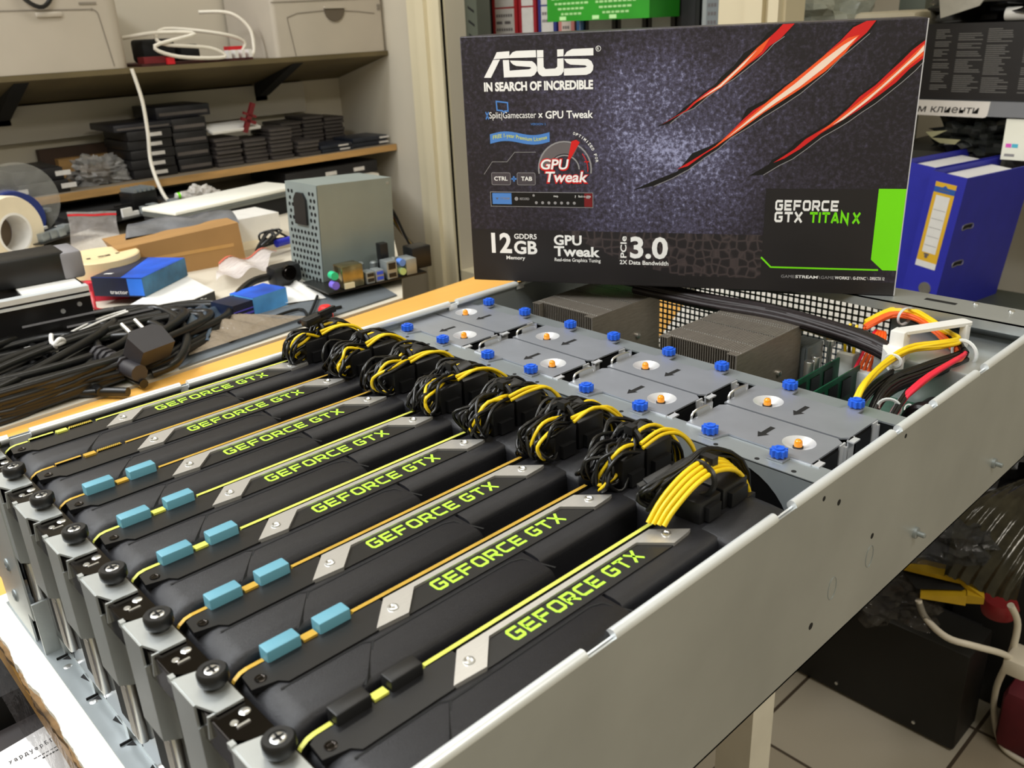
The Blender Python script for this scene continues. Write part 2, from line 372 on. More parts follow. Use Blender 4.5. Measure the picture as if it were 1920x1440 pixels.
# ---------------------------------------------------------------- graphics cards
DZ = [(-75 + 15 - 15 * math.cos(a), -15 + 15 * math.sin(a)) for a in (.05, .3, .55, .8, 1.05, 1.3, 1.57)]
def card_parts(t, edge, caps):
    g = lambda: MB(.001, (t['_loc'][0], t['_loc'][1], ZT))
    # board outline in x-z
    top = [(-75, -100), (-75, -9)] + [(-75 + 9 - 9 * math.cos(a), -9 + 9 * math.sin(a)) for a in (.4, .8, 1.2, 1.57)]
    for a, b, z in ((-58.4, -57.6, 1), (-42, -40.6, .4), (-33.2, -32, .4), (-16.5, -13.6, .6)):
        top += [(a, top[-1][1]), (a, -7), (b, -7), (b, z)]
    top[-1] = (-13.6, .2); top += [(145, .2), (145, -8), (192, -8), (192, -100)]
    m = g(); m.prism(top, 11.2, 13.5, 'y', side=1); m.build('circuit_board', [MASK, edge], t, 0)
    m = g(); m.box(-40.4, -33.4, 9.2, 13.5, -7, 1.0); m.cur = 1; m.box(-39.4, -34.4, 9.0, 9.3, -9, -.2); m.build('contact_tab', [edge, MASK], t, 0)
    for a, b in ((-57.4, -42.2), (-31.8, -16.8)):
        if caps is not None:
            m = g(); m.rbox(a - .6, b + .6, 8.6, 16.2, -9, 5.2, .8); m.build('connector_cap', caps, t)
        else:
            m = g()
            for k in range(12): m.box(a + .3 + k * 1.25, a + 1.1 + k * 1.25, 11.2, 13.6, -6, .9)
            m.build('edge_contacts', GOLD, t)
    # shroud
    def sec(x, dz, pts): return [(x, y, z + (dz if z > -40 else 0)) for y, z in pts]
    P0 = [(10.6, -1.6), (-8.4, -1.2), (-8.4, -100), (10.6, -100)]
    PA = [(-8.4, -1.2), (-20, -1.4), (-27, -2), (-28.4, -3.2), (-29.8, -5.4), (-30.4, -9), (-30.4, -100), (-8.4, -100)]
    PB = [(-8.4, -1.2), (-14, -1.3), (-18, -1.9), (-19.4, -3.6), (-19.8, -6), (-20, -10), (-20, -100), (-8.4, -100)]
    m = g()
    m.loft([sec(x, d, P0) for x, d in DZ] + [sec(203, 0, P0)])
    m.loft([sec(x, d, PA) for x, d in DZ] + [sec(74, 0, PA), sec(76, -2, PA)])
    m.loft([sec(76, 0, PB), sec(152, 0, PB)])
    m.loft([sec(151, -2, PA), sec(153, 0, PA), sec(194, 0, PA), sec(199, -.8, PA), (sec(202, -3, PA)), sec(203, -7, PA)])
    m.build('shroud', GRAIN, t, 50)
    m = g(); m.box(76, 152, -30, -20, -60, -26); m.build('fan_intake', MATTE, t)
    m = g()
    for q in stroke([(-36, -30), (-32, -27.4), (-18.5, -10.6), (64, -10.2), (70, -12.6), (77, -29)], 1.1) + stroke([(-18.5, -10.6), (-22, -8.2), (-62, -8.2)], 1.0):
        m.add([(x, y, -1.02 if y > -21 else (-1.0 if y > -27 else -2.2)) for x, y in q], [[0, 1, 2, 3]])
    m.build('seam', MATTE, t, 0)
    m = g(); m.prism([(-67, 10.9), (-70, 9), (-71, -1), (-60.5, -3.6), (-57.5, -7.2), (-12.6, -7.2), (.6, 8.6), (.6, 10.9)], -3, -.2)
    m.build('side_rail', SATIN, t)
    m = g(); m.prism([(17, 5.4), (117, 5.4), (129, -8), (3.8, -8.1)], -2, -.5); m.build('nameplate', SATIN, t)
    m = g(); TP = [(-13.4, -6.9), (1.6, 8.9), (131, 8.9), (145.6, -6.3), (142.6, -7.2), (129.4, -8.2), (117, 5.7), (17.0, 5.7), (3.4, -8.2)]
    ctr = []
    m.prism(TP, -1.2, .9); m.build('silver_trim', SILVER, t)
    for x in (.5, 133.5):
        m = g(); m.lathe([(2.7, .9), (2.5, 1.5), (1.7, 1.7), (1.1, 1.1)], (x, -.2, 0), 'z', 18); m.build('trim_screw', BRIGHT, t)
    m = g(); m.lathe([(2.6, -.25), (2.6, .1), (2.0, .2), (1.6, -.1), (.9, -.1)], (-65, 2.6, 0), 'z', 16); m.build('rail_screw', GLOSSBLK, t)
    m = g(); m.faces2(geo_text('GEFORCE GTX', 24, 111.5, -4.3, 4.4, .2, .2, .42), lambda a, b: (a, b, -.4)); m.build('lettering', LIME, t, 0)
    # bracket with outputs
    m = g(); m.prism([(-90, 25), (-74.5, 25), (-74.5, -26), (-84, -26), (-90, -20)], -2.4, -.4)
    m.box(-90.5, -89.3, -26, 25, -16, -1); m.box(-84, -83, -26, 25, -112, -14)
    m.cur = 1; m.lathe([(2.4, 0), (2.0, .3)], (-78.6, -9.5, -.4), 'z', 12); m.lathe([(1.7, 0), (1.4, .3)], (-84.6, -12.5, -.4), 'z', 12); m.box(-85, -79.6, -16.4, -15.2, -.5, .1)
    m.build('bracket', [GLOSSBLK, BRIGHT], t)
    m = g(); m.rbox(-88.6, -83.6, 8.4, 21, -96, -56, 1.6); m.cur = 1; m.box(-88.8, -88.4, 10.4, 19, -93, -59); m.build('video_port', [BRIGHT, NICKEL], t)
    m = g(); m.box(-84.6, -83.9, -22, -4, -102, -30); m.build('exhaust_vent', MATTE, t)
labels = ['graphics card nearest the camera, with black connector caps, along the near chassis wall',
 'second graphics card from the near chassis wall, with blue caps', 'third graphics card from the near chassis wall, with blue caps',
 'fourth graphics card from the near chassis wall, with blue caps', 'fifth graphics card from the near chassis wall, with blue caps',
 'farthest of the graphics cards that wear blue caps, sixth from the near wall',
 'graphics card with bare orange contacts, second from the far chassis wall', 'farthest graphics card, bare yellow contacts, against the far chassis wall']
def mkcard(i, src=None):
    loc = (0, i * .0526, ZT - .112)
    if src: return dup(src, loc, labels[i])
    t = thing('graphics_card', labels[i], 'graphics card', loc, group='graphics cards in the server')
    edge = EDGEL if i in (0, 3, 4, 7) else EDGEG
    card_parts(t, edge, {0: BLK, 6: None, 7: None}.get(i, CAPB)); return t
c0 = mkcard(0); c1 = mkcard(1); mkcard(2, c1); c3 = mkcard(3); mkcard(4, c3); mkcard(5, c1); mkcard(6); mkcard(7)

# ---------------------------------------------------------------- power cable bundles on the cards
pl = ['nearest black and yellow power cable, its yellow wires in one smooth arch', 'coiled power cable on the second card from the near wall', 'coiled power cable on the third card from the near wall',
      'coiled power cable on the fourth card from the near wall', 'coiled power cable on the fifth card from the near wall', 'coiled power cable on the sixth card from the near wall',
      'coiled power cable on the second card from the far wall', 'farthest power cable bundle, its spare plugs sticking up by the far wall']
for i in range(8):
    r = random.Random(40 + i); y0 = i * 52.6; X = [8, 10, 10, 8, 8, 8, 7, 0][i]
    t = thing('power_cable', pl[i], 'cable', (.165, y0 / 1000, ZT), group='power cables on the graphics cards')
    for a, b in ((146, 165), (167, 190)):
        m = C(); m.rbox(a + X, b + X, y0 - 6, y0 + 11, -1.5, 11 if i == 0 else 17, 1); m.box(a + X + 4, b + X - 4, y0 - 9, y0 - 6, 0, 8); m.build('plug', BLK, t)
    def wire(col_y, k):
        j = lambda s: r.uniform(-s, s)
        yy = y0 + (k - 2.5) * 1.7; zz = 13 + (k % 3) * 2
        if i == 0:
            if col_y:
                yy = y0 - 2 + k * 2.6; h = 16 + k * 1.2
                return [(133 - k, yy + 3, 5), (140, yy + 2, h - 4), (156, yy, h + 5), (174, yy - 1, h + 6), (192, yy - 2, h - 2), (203, yy - 3, h - 20), (207, yy - 4, -32), (210, yy - 5, -80)]
            return [(138 + 3 * k, y0 + 16 + j(3), 6), (139 + j(5), y0 + 16 + j(4), 17 + j(2)), (160, y0 + 12 + j(3), 24 + j(2)), (182, y0 + 8, 26 + j(3)), (206, y0 + 2 + j(4), 8), (212, y0 + j(4), -60)]
        if col_y and k < 2:   # free arch to the right only
            return [(160 + X, yy - 4, zz + 8), (176 + X, yy - 6, 25 + j(2)), (192 + X, yy - 8, 19 + j(2)), (205 + X, yy - 10, 0 + j(4)), (211 + X, yy - 12, -40), (214, yy - 12, -85)]
        yy += 9
        return [(186 + X, yy + j(2), 8 + j(3)), (166 + X, yy - 6 + j(3), 17 + j(3)), (146 + X, yy - 9 + j(5), 19 + j(5)), (136 + X + j(4), yy - 10 + j(5), 12 + j(5)), (137 + X + j(4), yy - 9 + j(5), 3 + j(3)), (147 + X, yy - 8 + j(4), 4 + j(4)),
                (160 + X, yy - 4 + j(3), 15 + j(4)), (172 + X, yy - 2 + j(3), 22 + j(3)), (190 + X, yy - 5, 17 + j(5)), (205 + X, yy - 8 + j(3), 0), (212 + X, yy - 8, -50)]
    for col, n in ((YELW, 4), (BLKW, 9 if i == 0 else 13)):
        for k in range(n):
            m = C(); m.tube(wire(col is YELW, k), 1.35 if (i == 0 and col is YELW) else 1.15, 7, 4); m.build('yellow_wire' if col is YELW else 'black_wire', col, t, 80)
    if i == 0: lp = [(158 + X + 2 * math.sin(a), y0 + 4 + 10 * math.cos(a), 18 + 8.5 * math.sin(a)) for a in [q * .785 for q in range(8)]]
    else: lp = [(166 + X, y0 + 6 + 9.5 * math.cos(a), 16 + 11 * math.sin(a)) for a in [q * .785 for q in range(8)]]
    m = C(); m.tube(lp, 1.7, 6, 3, True); m.box(163 + X, 168 + X, y0 + (2 if i else -1), y0 + 8, 24, 29); m.build('cable_tie', BLK, t)
    # spare plug halves lying on the coil
    q = r.uniform(-.5, .5); m = C(); m.M = Matrix.Translation((174 + X if i else 150, y0 + (6 if i else 16), 19)) @ Euler((.2, -.25, q)).to_matrix().to_4x4()
    m.rbox(-9, 9, -4, 4, -4, 4, .8); m.box(-13, -8, -3.4, -.4, -3, 3); m.box(-13, -8, .4, 3.4, -3, 3)
    if i == 7:
        m.M = Matrix.Translation((158, y0 + 4, 30)) @ Euler((0, -.1, .1)).to_matrix().to_4x4(); m.rbox(-6, 20, -4, 4, -3, 3, .6); m.box(8, 24, -4, -1, 0, 5)
    m.build('spare_plug', BLK, t)

# ---------------------------------------------------------------- fan modules
def fan_front():
    t = thing('fan_module', '', 'fan', (.288, .038, ZT - .01), group='hot swap fan modules'); y = 0
    out = [(267, 84), (267, 68), (258, 68), (258, 57), (266, 55), (270, 53), (270, 22), (266, 20), (258, 18), (258, 7), (267, 7), (267, -7), (305, -7), (309, -2), (309, 80), (305, 84)]
    return t, out, 13, (288, 13), 262.5, 1
def module(t, out, dim, kx, sgn):
    m = C(); hole = circ(dim[0], dim[1], 10.5)
    fill(m, out, [hole], lambda x, y: (x, y, -9)); walls(m, out, lambda x, y: (x, y, -9), lambda x, y: (x, y, -10.2))
    # pressed dish
    n = 28; pr = [(10.5, -9), (9.2, -9.5), (6.5, -11.2), (4.2, -12.2), (0.2, -12.4)]
    m.cur = 1; m.lathe([(r_, z) for r_, z in pr], (dim[0], dim[1], 0), 'z', n, False); m.cur = 0
    xs = [p[0] for p in out]; x0 = 267 if sgn > 0 else 311; x1 = x0 + 42
    m.cur = 1
    for a, b in (((68, 84), (-7, 7))):
        if sgn > 0: m.box(x0 - .6, x0 + .5, a, b, -17, -9.6)
    m.box(x0 + 1, x0 + 9, -8, -6.8, -34, -9.6); m.box(x1 - 8, x1 - 1, -8, -6.8, -34, -9.6); m.box(x0, x0 + 8, -12, -7, -10.6, -9.6)
    m.box(x1 - 3, x1 - 1, -9.5, -7, -40, -12); m.cur = 0
    m.build('cover_plate', [FANST, mk('pressed_steel', (216, 218, 222), .32, .45, .04, 60)], t)
    m = C(); ax = x0 + 21
    A = [(ax - 9.5, 37), (ax - 2.5, 41.2), (ax - 2.5, 38.8), (ax + 9, 38.8), (ax + 9, 35.2), (ax - 2.5, 35.2), (ax - 2.5, 32.8)]
    m.add([(x, y, -8.9) for x, y in A], [list(range(7))]); m.build('arrow', MATTE, t, 0)
    m = C(); m.rbox(x0 + 3, x1 - 1, -6.6, 83, -112, -13, 2); m.build('fan_body', MATTE, t)
    m = C(); m.box(x0 + 12, x1 - 9, -7.6, -6.6, -42, -12); m.build('end_pad', BLK, t)
    m = C(); m.lathe([(3.3, -12.3), (3.3, -11.2), (2.9, -11)], (dim[0] - 1, dim[1], 0), 'z', 16); m.cur = 1
    m.lathe([(2.7, -11), (2.7, -9), (2.3, -7.4), (1.4, -6.5), (.3, -6.2)], (dim[0] - 1, dim[1], 0), 'z', 16); m.build('indicator_lamp', [BLK, AMBER], t, 60)
    for ky in (12.3, 62.4):
        m = C(); star = []
        for k in range(18):
            r_ = 5.5 if k % 2 == 0 else 4.3
            for d in (-.09, .09): star.append((kx + r_ * math.cos(k * math.pi / 9 + d), ky + r_ * math.sin(k * math.pi / 9 + d)))
        m.prism(star, -8, -3.6); m.lathe([(3.2, -3.6), (3.2, -2.6), (1.8, -2.6), (1.6, -3.2)], (kx, ky, 0), 'z', 14); m.lathe([(3, -12), (3, -8)], (kx, ky, 0), 'z', 12)
        m.build('knob', BLUEK, t, 30)
    m = C(); m.box(x1 - 30, x1 - 12, 84, 85, -10, -4); m.tube([(x1 - 36, 84.6, -12), (x1 - 34, 84.6, -5), (x1 - 16, 84.6, -5), (x1 - 14, 84.6, -12)], .9, 6, 3); m.build('pull_tab', BRIGHT, t)
def rotor(t):
    m = C(); m.lathe([(46, 0), (46.6, 0), (46.6, 30), (44.5, 30), (45, 0)], (253, 38, -60), 'x', 40)
    m.build('fan_duct', BLK, t)
    m = C(); m.lathe([(31, 0), (32, 3), (32, 16)], (256, 38, -60), 'x', 32); m.cur = 1; m.lathe([(33.5, .3), (33.5, .8), (29.6, .9)], (254.8, 38, -60), 'x', 32); m.cur = 2; m.lathe([(29, 0), (29, .3)], (255.2, 38, -60), 'x', 28)
    m.build('hub', [BLK, REDP, STEELIN], t)
    for k in range(7):
        a = k * 2 * math.pi / 7 + .3; m = C()
        def bl(u, v, a=a): 
            rr = 31 + 13 * v; q = a + .55 * u + .35 * v; return (259 + 12 * u - 3 * v * u, 38 + rr * math.cos(q), -60 + rr * math.sin(q))
        m.sheet(bl, 4, 5); m.build('blade', SATIN, t, 80)
    m = C(); m.tube([(250.5, 45, -12), (249.4, 44, -18), (249.2, 43, -26), (250.4, 42, -34)], 2.6, 8, 3, flat=.35); m.build('guard_strip', STEELIN, t)
fl = ['fan module nearest the near wall, in the row beside the graphics cards', 'second fan module from the near wall, in the row beside the graphics cards', 'third fan module from the near wall, in the row beside the graphics cards', 'fan module against the far wall, in the row beside the graphics cards']
bl_ = ['fan module nearest the near wall, in the row beside the heatsinks', 'second fan module from the near wall, in the row beside the heatsinks', 'third fan module from the near wall, in the row beside the heatsinks', 'fan module against the far wall, in the row beside the heatsinks']
t, out, _, dim, kx, sg = fan_front(); t['label'] = fl[0]; module(t, out, dim, kx, 1); rotor(t)
for j in (1, 2, 3): dup(t, (.288, .038 + .108 * j, ZT - .01), fl[j])
t = thing('fan_module', bl_[0], 'fan', (.332, .038, ZT - .01), group='hot swap fan modules')
out = [(311, 84), (311, -3), (315, -7), (353, -7), (353, 7), (363, 7), (366, 9), (366, 16), (353, 19), (353, 56), (363, 57), (366, 59), (366, 66), (353, 69), (353, 84)]
module(t, out, (332, 62), 361.5, -1)
for j in (1, 2, 3): dup(t, (.332, .038 + .108 * j, ZT - .01), bl_[j])

# ---------------------------------------------------------------- board, heatsinks, memory, harness
m = C(); m.box(374, 596, 96, 398, -114, -112); m.box(374, 500, -26, 96, -114, -112); t = tag(m.build('motherboard', PCBG), 'green server motherboard under the heatsinks', 'circuit board')
def heatsink(y0, label):
    t = thing('heatsink', label, 'heatsink', (.463, (y0 + 39) / 1000, ZT - .112), group='heatsinks on the motherboard')
    m = C(); m.box(411, 514, y0, y0 + 78, -112, -98); m.build('base', FINDK, t)
    m = C()
    for k in range(33):
        y = y0 + .6 + k * 2.4; hi = k < 4 or k > 28
        m.box(411 if hi else 417, 514, y, y + .7, -98, -17.2)
        m.cur = 1
        for a in (419.4, 440.6, 471, 495.6, 500.6): m.box(a - .3, a + .5, y + .2, y + 1.2, -17.2, -16.3)
        m.cur = 0
        for a, b in ((411 if hi else 417, 419), (421, 440), (442, 470), (472, 495), (497, 500), (502, 514)): m.box(a, b, y, y + 1.95, -17.4, -16.8)
    m.build('fins', [NICKEL, BRIGHT], t, 0)
    m = C(); m.box(411, 514, y0 - .4, y0 + .4, -112, -16.8); m.build('side_plate', NICKEL, t)
    for x in (420, 440, 478): 
        m = C(); m.lathe([(1.6, -3), (2.6, -2.4), (2.6, 0)], (x, y0 - .4, -50 - (x % 7)), 'y', 12); m.build('rod_end', BRIGHT, t)
heatsink(139, 'smoked nickel heatsink nearer the near wall, in front of the wire bundle'); heatsink(297, 'smoked nickel heatsink near the far wall, under the left half of the retail box')
def dimm(y, x0, x1, label):
    t = thing('memory_module', label, 'memory module', ((x0 + x1) / 2000, y / 1000, ZT - .108), group='memory modules')
    m = C(); m.box(x0, x1, y, y + 1.3, -104, -45); m.build('board', PCBG, t)
    for k in range(5):
        a = x0 + 8 + k * 23
        m = C(); m.box(a, min(a + 15, x1 - 2), y - .9, y, -66, -50); m.build('memory_chip', BLK, t)
    m = C(); m.box(x0 - 4, x1 + 4, y - 2, y + 3.2, -112, -98); m.build('slot', BLK, t)
dimm(108, 402, 530, 'upright green memory module beside the near heatsink'); dimm(86, 392, 524, 'upright dark memory module just left of the wire harness')
t = thing('power_connector', 'white power connector with yellow wires plugged in behind the memory modules', 'connector', (.545, .106, ZT - .112))
m = C(); m.rbox(538, 552, 100, 116, -112, -44, 1.5); m.build('housing', CLEARN, t)
for k in range(3):
    m = C(); m.tube([(545, 103 + 4 * k, -46), (545, 104 + 4 * k, -30), (552, 106 + 3 * k, -20)], 1.4, 7, 3); m.build('wire', YELW if k != 1 else BLKW, t)
t = thing('power_connector', 'white power connector with orange wires plugged in behind the memory modules', 'connector', (.53, .083, ZT - .112))
m = C(); m.rbox(519, 534, 74, 94, -112, -50, 1.5); m.build('housing', CLEARN, t)
for k in range(5):
    m = C(); m.tube([(527, 76 + 4 * k, -51), (532, 76 + 3.5 * k, -40), (548, 78 + 3 * k, -26), (560, 84 + 2 * k, -24)], 1.4, 7, 3); m.build('wire', ORGW if k < 4 else REDW, t)
for k, (x, y, z) in enumerate(((512, 127.5, -48), (523, 127.5, -46))):
    m = C(); m.lathe([(4.6, -112), (4.6, z - .6), (4.2, z)], (x, y, 0), 'z', 18); tag(m.build('capacitor', BRIGHT), ['silver capacitor nearer the camera, behind the memory module', 'silver capacitor next to the brass standoff'][k], 'capacitor', 'capacitors on the board')
m = C(); m.lathe([(2.4, -112), (2.4, -44), (4.8, -43), (4.8, -38), (4.2, -37.4)], (549, 128, 0), 'z', 18); tag(m.build('standoff', BRIGHT), 'tall metal standoff with a round head behind the capacitors', 'standoff')
m = C(); m.loft([[(520 + 0 * k, y, -112) for y in (134, 137)] + [(520, 137, -40), (520, 134, -40)], [(548, 134, -112), (548, 137, -112), (548, 137, -40), (548, 134, -40)]])
for k in range(14): m.box(518 + k * 2.3, 519 + k * 2.3, 136, 156, -100, -40)
tag(m.build('chipset_heatsink', STEELIN), 'small finned silver heatsink behind the capacitors', 'heatsink')
hs = thing('wire_harness', 'thick harness of black, yellow, orange and red wires curving along the right wall', 'cable', (.5, .03, ZT - .06))
def bundle(cols, path, spread, r=1.5, seed=1, name=None):
    q = random.Random(seed)
    for k, c in enumerate(cols):
        a = 2 * math.pi * k / max(1, len(cols)); rr = spread * (.5 + .5 * q.random()); dx, dz = rr * math.cos(a), rr * math.sin(a) * .7
        m = C(); m.tube([(x + dx + q.uniform(-1, 1), y + dx * .6 + q.uniform(-1, 1), z + dz + q.uniform(-.7, .7)) for x, y, z in path], r, 7, 4)
        m.build(name or {'yellow_wire': 'yellow_wire', 'red_wire': 'red_wire', 'orange_wire': 'orange_wire', 'grey_wire': 'grey_wire'}.get(c.name, 'black_wire'), c, hs, 80)
bundle([DARKW] * 12 + [BLKW] * 6, [(500, 318, -9), (510, 240, -13), (520, 172, -14), (512, 108, -14), (503, 66, -16), (500, 48, -22)], 8, 3.0, 2, 'sleeved_wire')
bundle([BLKW] * 6, [(560, 250, -10), (590, 160, -8), (588, 100, -10), (575, 58, -12), (548, 22, -14), (528, 4, -16)], 5, 2.2, 8)
bundle([YELW] * 3, [(530, 160, -26), (528, 142, -24), (520, 114, -24), (515, 61, -24)], 2.5, 1.5, 3)
bundle([YELW] * 6, [(555, 100, -18), (574, 86, -8), (576, 68, -6), (566, 50, -7), (556, 36, -8), (550, 24, -10), (535, 13, -9), (514, 20, -8), (489, 34, -9), (445, 38, -14), (408, 33, -24), (392, 30, -60)], 3.2, 1.6, 4)
bundle([ORGW] * 7, [(550, 98, -20), (568, 84, -10), (570, 66, -9), (560, 46, -11), (545, 24, -15), (532, 8, -19)], 3, 1.6, 5)
bundle([REDW] * 3 + [ORGW] * 2, [(530, 4, -16), (516, 2, -15), (500, 3, -15), (459, 8, -20), (424, 12, -34), (396, 12, -70)], 2.6, 1.5, 6)
bundle([BLKW] * 16 + [DARKW] * 8, [(534, 6, -21), (516, 8, -20), (486, 18, -22), (447, 28, -26), (412, 24, -40), (388, 22, -80)], 8, 1.6, 7)
bundle([BLKW] * 7 + [GRYW] * 3, [(470, 36, -24), (436, 36, -26), (404, 34, -36), (386, 33, -60), (380, 32, -95)], 5, 1.4, 9)
bundle([GRYW, BLKW, BLKW, REDW, YELW], [(450, 14, -26), (420, 8, -28), (392, 4, -40), (380, 2, -90)], 4, 1.4, 10)
def tie(c, R, ax, col=CLEARN):
    m = C(); P = []
    for k in range(10):
        a = 2 * math.pi * k / 10; u, v = R * math.cos(a), R * .8 * math.sin(a)
        P.append((c[0] + u * ax[1], c[1] + u * -ax[0], c[2] + v))
    m.tube(P, 1.5, 6, 2, True, .6); m.build('cable_tie', col, hs)
for c, R, ax in (((569, 72, -9), 9, (.2, 1)), ((531, 6, -16), 12, (.9, -.3)), ((470, 36, -13), 6, (1, 0)), ((420, 14, -30), 9, (.8, .3)), ((394, 33, -46), 9, (.5, .2)), ((390, 6, -42), 8, (.5, .2)), ((522, 118, -24), 5, (0, 1))): tie(c, R, ax)
t = thing('cable_clip', 'white nylon cable clip bridging the wire harness by the right wall', 'clip', (.53, .035, ZT - .02))
m = C(); m.M = Matrix.Translation((533, 33, -2)) @ Euler((0, 0, math.radians(-28))).to_matrix().to_4x4()
m.prism(rrect(-30, 34, -6, 6, 3), 0, 2.6); m.build('bridge', NYLON, t)
m = C(); m.prism([(499, 58), (512, 46), (506, 38), (494, 40), (486, 34), (474, 40), (490, 54)], -24, -12); m.rbox(500, 512, 42, 54, -20, .5, 1); m.build('foot', NYLON, t)
m = C(); m.rbox(553, 562, 14, 20, -22, -1, 1); m.build('post', NYLON, t)
m = C(); m.lathe([(13, 0), (15, 2), (15, 10), (12.5, 12), (12.5, 30), (10, 31)], (436, -3, -44), 'x', 28); tag(m.build('ring_magnet', SATIN), 'round black ferrite drum beside the right end of the fans', 'ferrite core')
t = thing('circuit_board', 'small green board with white characters under the harness', 'circuit board', (.44, .01, ZT - .07))
m = C(); m.box(400, 520, -10, 62, -58, -56); m.build('board', PCBG, t)
TX0, TX1, TX2 = [Vector((p[0] * 1000, p[1] * 1000, -55.8)) for p in ((0.4723, 0.0330, 0.8180), (0.4762, 0.0160, 0.8180), (0.4933, 0.0396, 0.8180))]
TXTF = lambda a, b: TX0 + (TX1 - TX0) * a + (TX2 - TX0) * b
m = C(); put_text(m, lambda a, b: TXTF(a, b), 'U G_', 0, 1, 0, 1, .02); m.build('printed_letters', NYLON, t, 0)
LOGO=[
  [(35.7,218.4), (47.9,218.9), (47.7,212.9), (32.2,212.4)] ,
  [(31.8,211.8), (38.5,211.9), (28.9,196.1), (22.1,196.3)] ,
  [(47.7,212.9), (47.9,214.9), (51.0,217.9), (54.5,218.9), (73.2,219.0), (73.2,212.8)] ,
  [(41.3,211.4), (47.2,211.3), (47.5,202.0), (66.3,202.7), (68.3,203.7), (67.4,204.6), (54.0,205.9), (50.9,207.3), (49.2,208.9), (48.0,210.8), (69.3,209.6), (72.0,207.6), (73.8,204.5), (73.7,201.0), (71.3,197.7), (68.1,196.3), (41.6,196.1)] ,
  [(74.1,218.9), (80.2,218.8), (80.2,212.7), (74.1,212.5)] ,
  [(74.2,212.1), (80.1,212.2), (80.1,204.3), (81.8,202.5), (91.0,202.7), (92.9,204.2), (93.1,211.1), (98.9,211.2), (98.9,200.0), (96.6,197.3), (93.9,196.3), (78.5,196.2), (75.5,198.1), (74.0,201.0)] ,
  [(93.1,218.9), (99.1,219.0), (99.0,213.0), (93.1,212.7)] ,
  [(99.4,213.0), (102.1,216.6), (106.8,218.8), (126.5,219.0), (126.5,212.8)] ,
  [(99.4,210.7), (121.3,210.0), (124.6,208.0), (126.4,204.2), (126.0,200.5), (123.8,197.8), (119.8,196.4), (99.0,196.4), (99.2,202.5), (118.6,202.7), (120.6,203.5), (118.9,204.6), (105.2,205.6), (101.6,207.4)] ,
]
CLAW_BLACK=[
  [(184.7,150.4), (198.9,157.7), (208.1,166.3), (216.3,172.0), (226.3,180.0), (234.3,185.1), (239.5,191.7), (249.5,200.1), (257.9,210.7), (268.5,216.8), (276.7,226.2), (285.8,232.5), (297.8,232.5), (289.9,223.2), (281.6,217.6), (276.7,212.2), (269.2,205.2), (260.8,198.5), (250.0,190.1), (239.0,183.7), (227.8,175.4), (216.6,166.1), (207.3,162.2), (195.7,153.1)] ,
  [(163.4,93.0), (182.2,101.6), (204.0,110.4), (217.0,126.7), (231.9,132.7), (243.3,138.7), (256.6,151.0), (262.7,164.5), (280.1,173.1), (290.6,181.7), (301.0,188.8), (313.4,196.2), (323.4,204.4), (329.1,211.8), (338.6,222.6), (344.1,229.4), (362.2,232.3), (357.1,223.2), (345.7,212.9), (336.1,204.9), (326.4,194.2), (318.5,187.5), (306.3,177.0), (293.8,168.4), (276.6,157.6), (263.6,148.7), (250.2,140.5), (239.0,130.4), (227.6,122.9), (213.6,112.4), (199.3,104.6), (182.3,97.2)] ,
  [(268.2,106.8), (283.8,116.3), (287.2,120.9), (298.9,127.8), (307.2,136.9), (321.9,145.8), (334.2,154.6), (346.1,165.4), (353.8,173.9), (365.4,183.4), (374.8,191.6), (380.1,199.8), (387.3,207.8), (394.4,214.9), (400.5,217.5), (401.0,200.4), (395.1,193.2), (385.9,184.2), (374.7,174.3), (367.0,167.6), (357.2,160.8), (347.3,153.1), (339.2,147.9), (326.8,140.4), (314.4,130.1), (303.8,121.9), (292.9,116.3), (279.8,107.8)] ,
]
CLAW_RED=[
  [(188.5,151.8), (209.6,164.0), (216.4,170.7), (229.9,180.8), (243.3,187.1), (254.1,197.0), (262.5,207.1), (272.9,217.9), (283.1,226.8), (288.4,232.4), (297.8,232.5), (287.8,221.6), (278.3,215.2), (273.4,209.4), (262.8,201.9), (248.6,190.1), (236.7,183.8), (221.9,173.3), (211.9,164.4)] ,
  [(204.0,112.4), (218.1,121.0), (238.9,134.1), (250.0,145.1), (258.7,154.2), (268.2,163.1), (284.6,173.0), (292.8,181.6), (305.2,190.9), (315.4,198.3), (325.2,208.6), (334.9,217.4), (344.3,227.7), (354.1,232.2), (361.4,232.3), (355.0,223.2), (345.6,214.6), (334.0,204.9), (324.2,195.9), (314.2,186.8), (301.9,177.1), (287.1,168.6), (274.2,160.7), (263.4,152.3), (250.1,141.9), (238.9,132.7), (227.5,125.7), (213.5,115.3)] ,
  [(288.3,118.2), (305.5,130.1), (313.7,138.3), (332.5,150.2), (346.3,163.2), (354.7,173.0), (366.3,182.1), (376.0,192.4), (384.1,200.5), (391.2,208.5), (400.3,215.9), (400.4,202.1), (390.9,194.1), (381.9,183.9), (370.5,174.4), (354.9,162.2), (338.9,151.4), (326.5,143.5), (309.9,130.1), (297.1,121.9)] ,
]
CLAW_ORANGE=[
  [(216.4,169.3), (236.6,184.2), (251.8,197.9), (268.7,214.6), (279.1,222.7), (272.4,211.1), (255.5,196.1), (239.9,182.8)] ,
  [(232.1,128.5), (263.2,155.9), (280.3,170.9), (292.9,181.2), (309.3,194.6), (325.2,208.1), (340.9,219.7), (349.8,221.8), (340.0,208.1), (325.6,194.2), (311.0,183.4), (296.5,173.7), (277.3,161.1), (259.1,147.3)] ,
  [(322.3,141.8), (346.5,161.9), (365.9,178.7), (384.5,196.8), (399.8,213.5), (400.1,204.5), (388.8,195.0), (375.9,181.9), (358.7,166.9), (338.8,152.3)] ,
]
